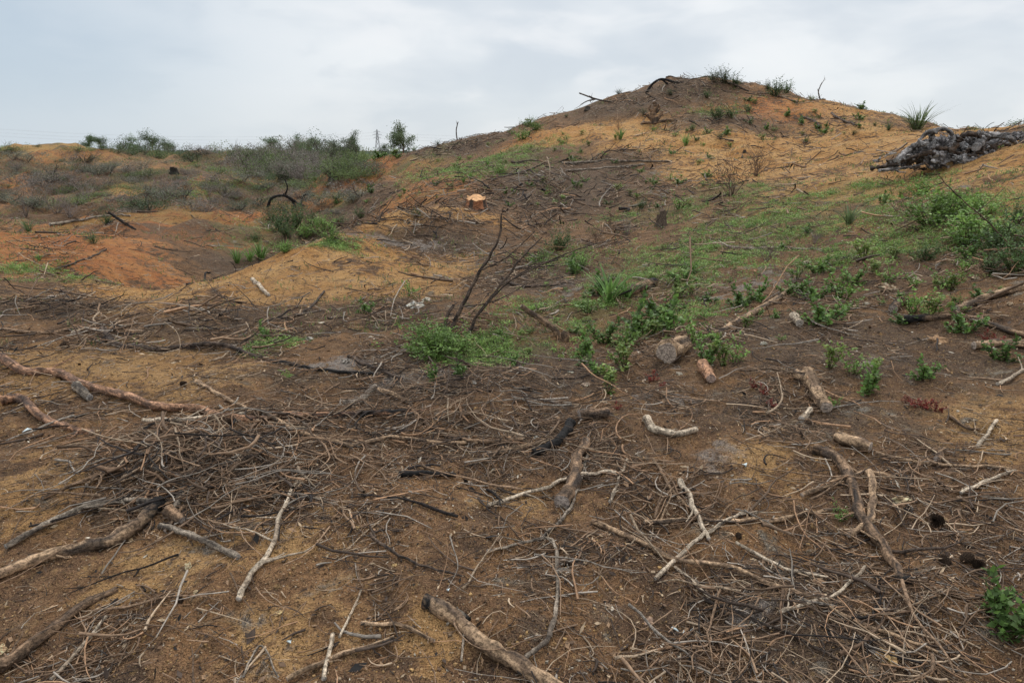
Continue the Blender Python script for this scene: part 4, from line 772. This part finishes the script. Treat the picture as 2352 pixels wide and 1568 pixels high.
for i,pp in enumerate(paths):
    P=[lpx(u,v,random.uniform(-.35,.1)-.2) for u,v in pp]; w=random.uniform(10,18)*.5*sc if i not in(1,2) else 8*.5*sc
    add_branch(G,P,w,w*.5,'ashgrey' if i%2==0 else 'dark',side=0,S=14,knot=.7,follow=False,K=44)
for i in range(45):
    u_=random.uniform(2010,2352); P=[lpx(u_,random.uniform(350,390),random.uniform(-.6,0))]; P[0][2]=max(P[0][2],H(P[0][0],P[0][1])+.02); 
    d=rng.normal(0,1,3)*np.array([1,1,.25]); P+= [P[0]+unit(d)*random.uniform(.05,.14)]; P+=[P[1]+unit(d+rng.normal(0,.5,3)*np.array([1,1,.3]))*random.uniform(.04,.10)]
    add_branch(G,P,random.uniform(.015,.04),random.uniform(.008,.02),'ashgrey' if i%2==0 else 'dark',side=0,S=6,knot=.6,follow=False,K=10)
rm=G.mesh('charred_root_pile',charm,False)
ro=obj('charred_root_pile',rm,'heap of gnarled charred grey black stump roots on sand','root pile')
random.seed(21)
# ---------------------------------------------------------------- rocks
for i,(u,v,w,c,lab) in enumerate([(955,705,34,(.50,.41,.32),'pale angular rock on dark litter'),(2035,1512,52,(.42,.26,.12),'rounded ochre rock on dark soil'),(2072,1150,34,(.45,.33,.20),'flat pale rock on brown soil'),(435,1303,22,(.46,.33,.2),'small pale rock on brown soil'),(8,1495,34,(.46,.3,.17),'pale ochre rock on soil'),(640,1408,18,(.44,.28,.14),'small ochre rock'),(2155,785,34,(.33,.2,.11),'brown rock on slope'),(2040,665,36,(.42,.31,.21),'pale rock among weeds'),(1345,885,20,(.36,.27,.2),'small brown rock'),(1310,855,14,(.42,.36,.28),'small pale rock'),(2170,1195,14,(.35,.24,.12),'small ochre rock'),(2215,1222,14,(.42,.26,.12),'small ochre rock'),(1120,640,16,(.46,.4,.33),'pale rock on slope'),(1755,790,18,(.42,.36,.28),'pale rock on dark soil'),(2105,645,20,(.35,.28,.2),'brown rock among weeds'),(1490,1430,24,(.3,.2,.14),'brown rock on soil'),(120,690,30,(.4,.32,.26),'pale rock on litter'),(1090,880,14,(.46,.42,.35),'small pale rock'),(710,780,16,(.46,.38,.31),'small pale rock on litter'),(795,832,20,(.38,.33,.28),'flat grey rock on ash'),(1080,1110,14,(.42,.36,.3),'small pale stone'),(2080,740,20,(.4,.3,.18),'rounded tan rock'),(1850,605,18,(.42,.33,.24),'pale rock on slope'),(2320,700,16,(.35,.25,.16),'brown rock on slope'),(450,1360,12,(.4,.29,.17),'small ochre rock'),(1230,1005,12,(.46,.38,.31),'small pale stone'),(905,1300,12,(.42,.26,.12),'small ochre rock'),(540,1170,12,(.4,.24,.12),'small ochre rock'),(1560,860,14,(.4,.33,.25),'small pale stone'),(1990,700,16,(.4,.33,.25),'small pale stone'),(1690,760,14,(.4,.33,.25),'small pale stone'),(2240,640,16,(.4,.3,.2),'small tan stone'),(980,690,18,(.46,.38,.3),'small pale rock'),(2085,1490,20,(.4,.27,.14),'small ochre rock'),(1400,1395,18,(.3,.21,.14),'small brown rock'),(820,1215,14,(.42,.27,.13),'small ochre rock'),(300,1240,14,(.4,.28,.16),'small ochre rock')]):
    p=hit(u,v); s=w*.5*dist(p)/F; G=Geo(); noisy_blob(G,(0,0,0),s,(1,.75,.5),40+i,c,24,.75); obj('rock',G.mesh('rock',rockm,False),lab,'rock','rocks lying on the soil',loc=p+np.array([0,0,s*.1]),rot=(random.uniform(-.3,.3),random.uniform(-.3,.3),random.uniform(0,6.28)))
# pine cones
G=Geo(); L_=1.0
ns=110; i=np.arange(ns); t=i/ns; a=i*2.39996; rr=.42*np.sin(math.pi*(.12+.82*t))**.8; base=np.stack([.08*np.cos(a),.08*np.sin(a),t*L_],1); d=unit(np.stack([np.cos(a),np.sin(a),.35+.5*t],1))
V,Fq=leaves(base,d,rr*1.3,.22*np.ones(ns),np.tile([0,0,1.],(ns,1))); V=V.copy(); V2=V-np.array([0,0,.05]); G.add(V,Fq,rep(np.array((.26,.17,.11))*rng.uniform(.6,1.4,(ns,1)),4)); G.add(V2,Fq,np.array((.10,.065,.045)))
noisy_blob(G,(0,0,.5),.2,(1,1,2.0),3,(.07,.045,.03),12,.1); cone=G.mesh('pine_cone',bark,False)
for (u,v,w) in [(2165,1205,34),(2205,1292,32),(2180,1303,28),(2235,1298,28),(540,975,22),(462,965,20),(140,802,20),(430,885,16),(1700,1240,16),(1310,1300,18),(420,1385,18)]:
    p=hit(u,v); s=w*.9*dist(p)/F; obj('pine_cone',cone,'open brown pine cone lying on litter','pine cone','fallen pine cones',loc=p+np.array([0,0,s*.3]),rot=(D(80),random.uniform(-.3,.3),random.uniform(0,6.28)),scale=s)
# shards
gl,nt,b,o=mat_new('pale_glass'); b.inputs['Roughness'].default_value=.25; b.inputs['Specular IOR Level'].default_value=.5
nn=N(nt); nt.links.new(nn.mix(nn.noise(nn.obj(),60,3),(.36,.42,.42),(.52,.58,.58)),b.inputs['Base Color'])
for (u,v,w) in [(1550,1448,22),(1572,1456,16),(1590,1450,14),(1712,1070,22),(62,990,24),(665,1478,16),(1030,1358,12),(1600,1492,10)]:
    p=hit(u,v); s=w*.5*dist(p)/F; an=[q+j*1.57*.6 for j,q in enumerate([.2,.5,1.1,1.6])]
    ringp=np.array([(math.cos(q*1.6)*s*random.uniform(.6,1.1),math.sin(q*1.6)*s*random.uniform(.6,1.1)) for q in an]); V=np.concatenate([np.c_[ringp,np.zeros(4)],np.c_[ringp,np.full(4,.003)]]); Fq=[(0,3,2,1),(4,5,6,7),(0,1,5,4),(1,2,6,5),(2,3,7,6),(3,0,4,7)]
    obj('glass_shard',mesh_np('glass_shard',V,Fq,None,gl,False),'small pale glass fragment on soil','glass shard','glass fragments',loc=p+np.array([0,0,.006]),rot=(random.uniform(-.2,.3),random.uniform(-.2,.2),random.uniform(0,6.28)))
# ---------------------------------------------------------------- light, sky, camera
w=bpy.data.worlds.new('World'); scene.world=w; w.use_nodes=True; nt=w.node_tree; nt.nodes.clear(); n=N(nt)
out=nt.nodes.new('ShaderNodeOutputWorld'); bg=nt.nodes.new('ShaderNodeBackground'); bg.inputs[1].default_value=.1; nt.links.new(bg.outputs[0],out.inputs[0])
sky=nt.nodes.new('ShaderNodeTexSky'); sky.sky_type='NISHITA'; sky.sun_disc=False; sky.sun_elevation=D(50); sky.sun_rotation=D(20)
tcn=nt.nodes.new('ShaderNodeTexCoord'); gen=tcn.outputs['Generated']; mp=nt.nodes.new('ShaderNodeMapping'); mp.inputs['Scale'].default_value=(1,1,2.6); n.link(gen,mp.inputs[0])
c1=n.noise(mp.outputs[0],2.4,4,.5,.2); c2=n.noise(mp.outputs[0],6,4,.5,.3)
sx=nt.nodes.new('ShaderNodeSeparateXYZ'); n.link(gen,sx.inputs[0])
cl=n.mix(n.mr(c1,.38,.60),(6.7,7.3,7.95),(8.8,9.1,9.35))
cl=n.mix(n.m('MULTIPLY',n.mr(c2,.46,.66),.55),cl,(9.4,9.5,9.65))
cl=n.mix(n.m('MULTIPLY',n.mr(c2,.48,.35),.35),cl,(6.3,6.9,7.6))
lf=n.m('MULTIPLY',n.mr(sx.outputs[0],-.15,-.62),n.mr(sx.outputs[2],.5,.1)); cl=n.mix(n.m('MULTIPLY',lf,.85),cl,(5.0,6.1,7.2))
cl=n.mix(n.m('MULTIPLY',n.mr(sx.outputs[2],.14,.0),.45),cl,(7.0,7.6,8.0))
cl=n.scale(cl,n.mr(sx.outputs[2],.22,.95,1.0,2.1))
fin=n.mix(.93,sky.outputs[0],cl); n.link(fin,bg.inputs[0])
sl=bpy.data.lights.new('sun','SUN'); sl.energy=1.5; sl.angle=D(12); sl.color=(1,.95,.88); so=bpy.data.objects.new('sun',sl); COL.objects.link(so); so.rotation_euler=(D(-38),D(14),0)
cam=bpy.data.cameras.new('camera'); cam.sensor_width=36; cam.lens=24; cam.clip_end=12000; cam.clip_start=.05; co=bpy.data.objects.new('camera',cam); COL.objects.link(co); co.location=(0,0,CAMZ); co.rotation_euler=(D(90)-TH,0,0); scene.camera=co
scene.view_settings.view_transform='Standard'; scene.view_settings.look='None'; scene.view_settings.exposure=0
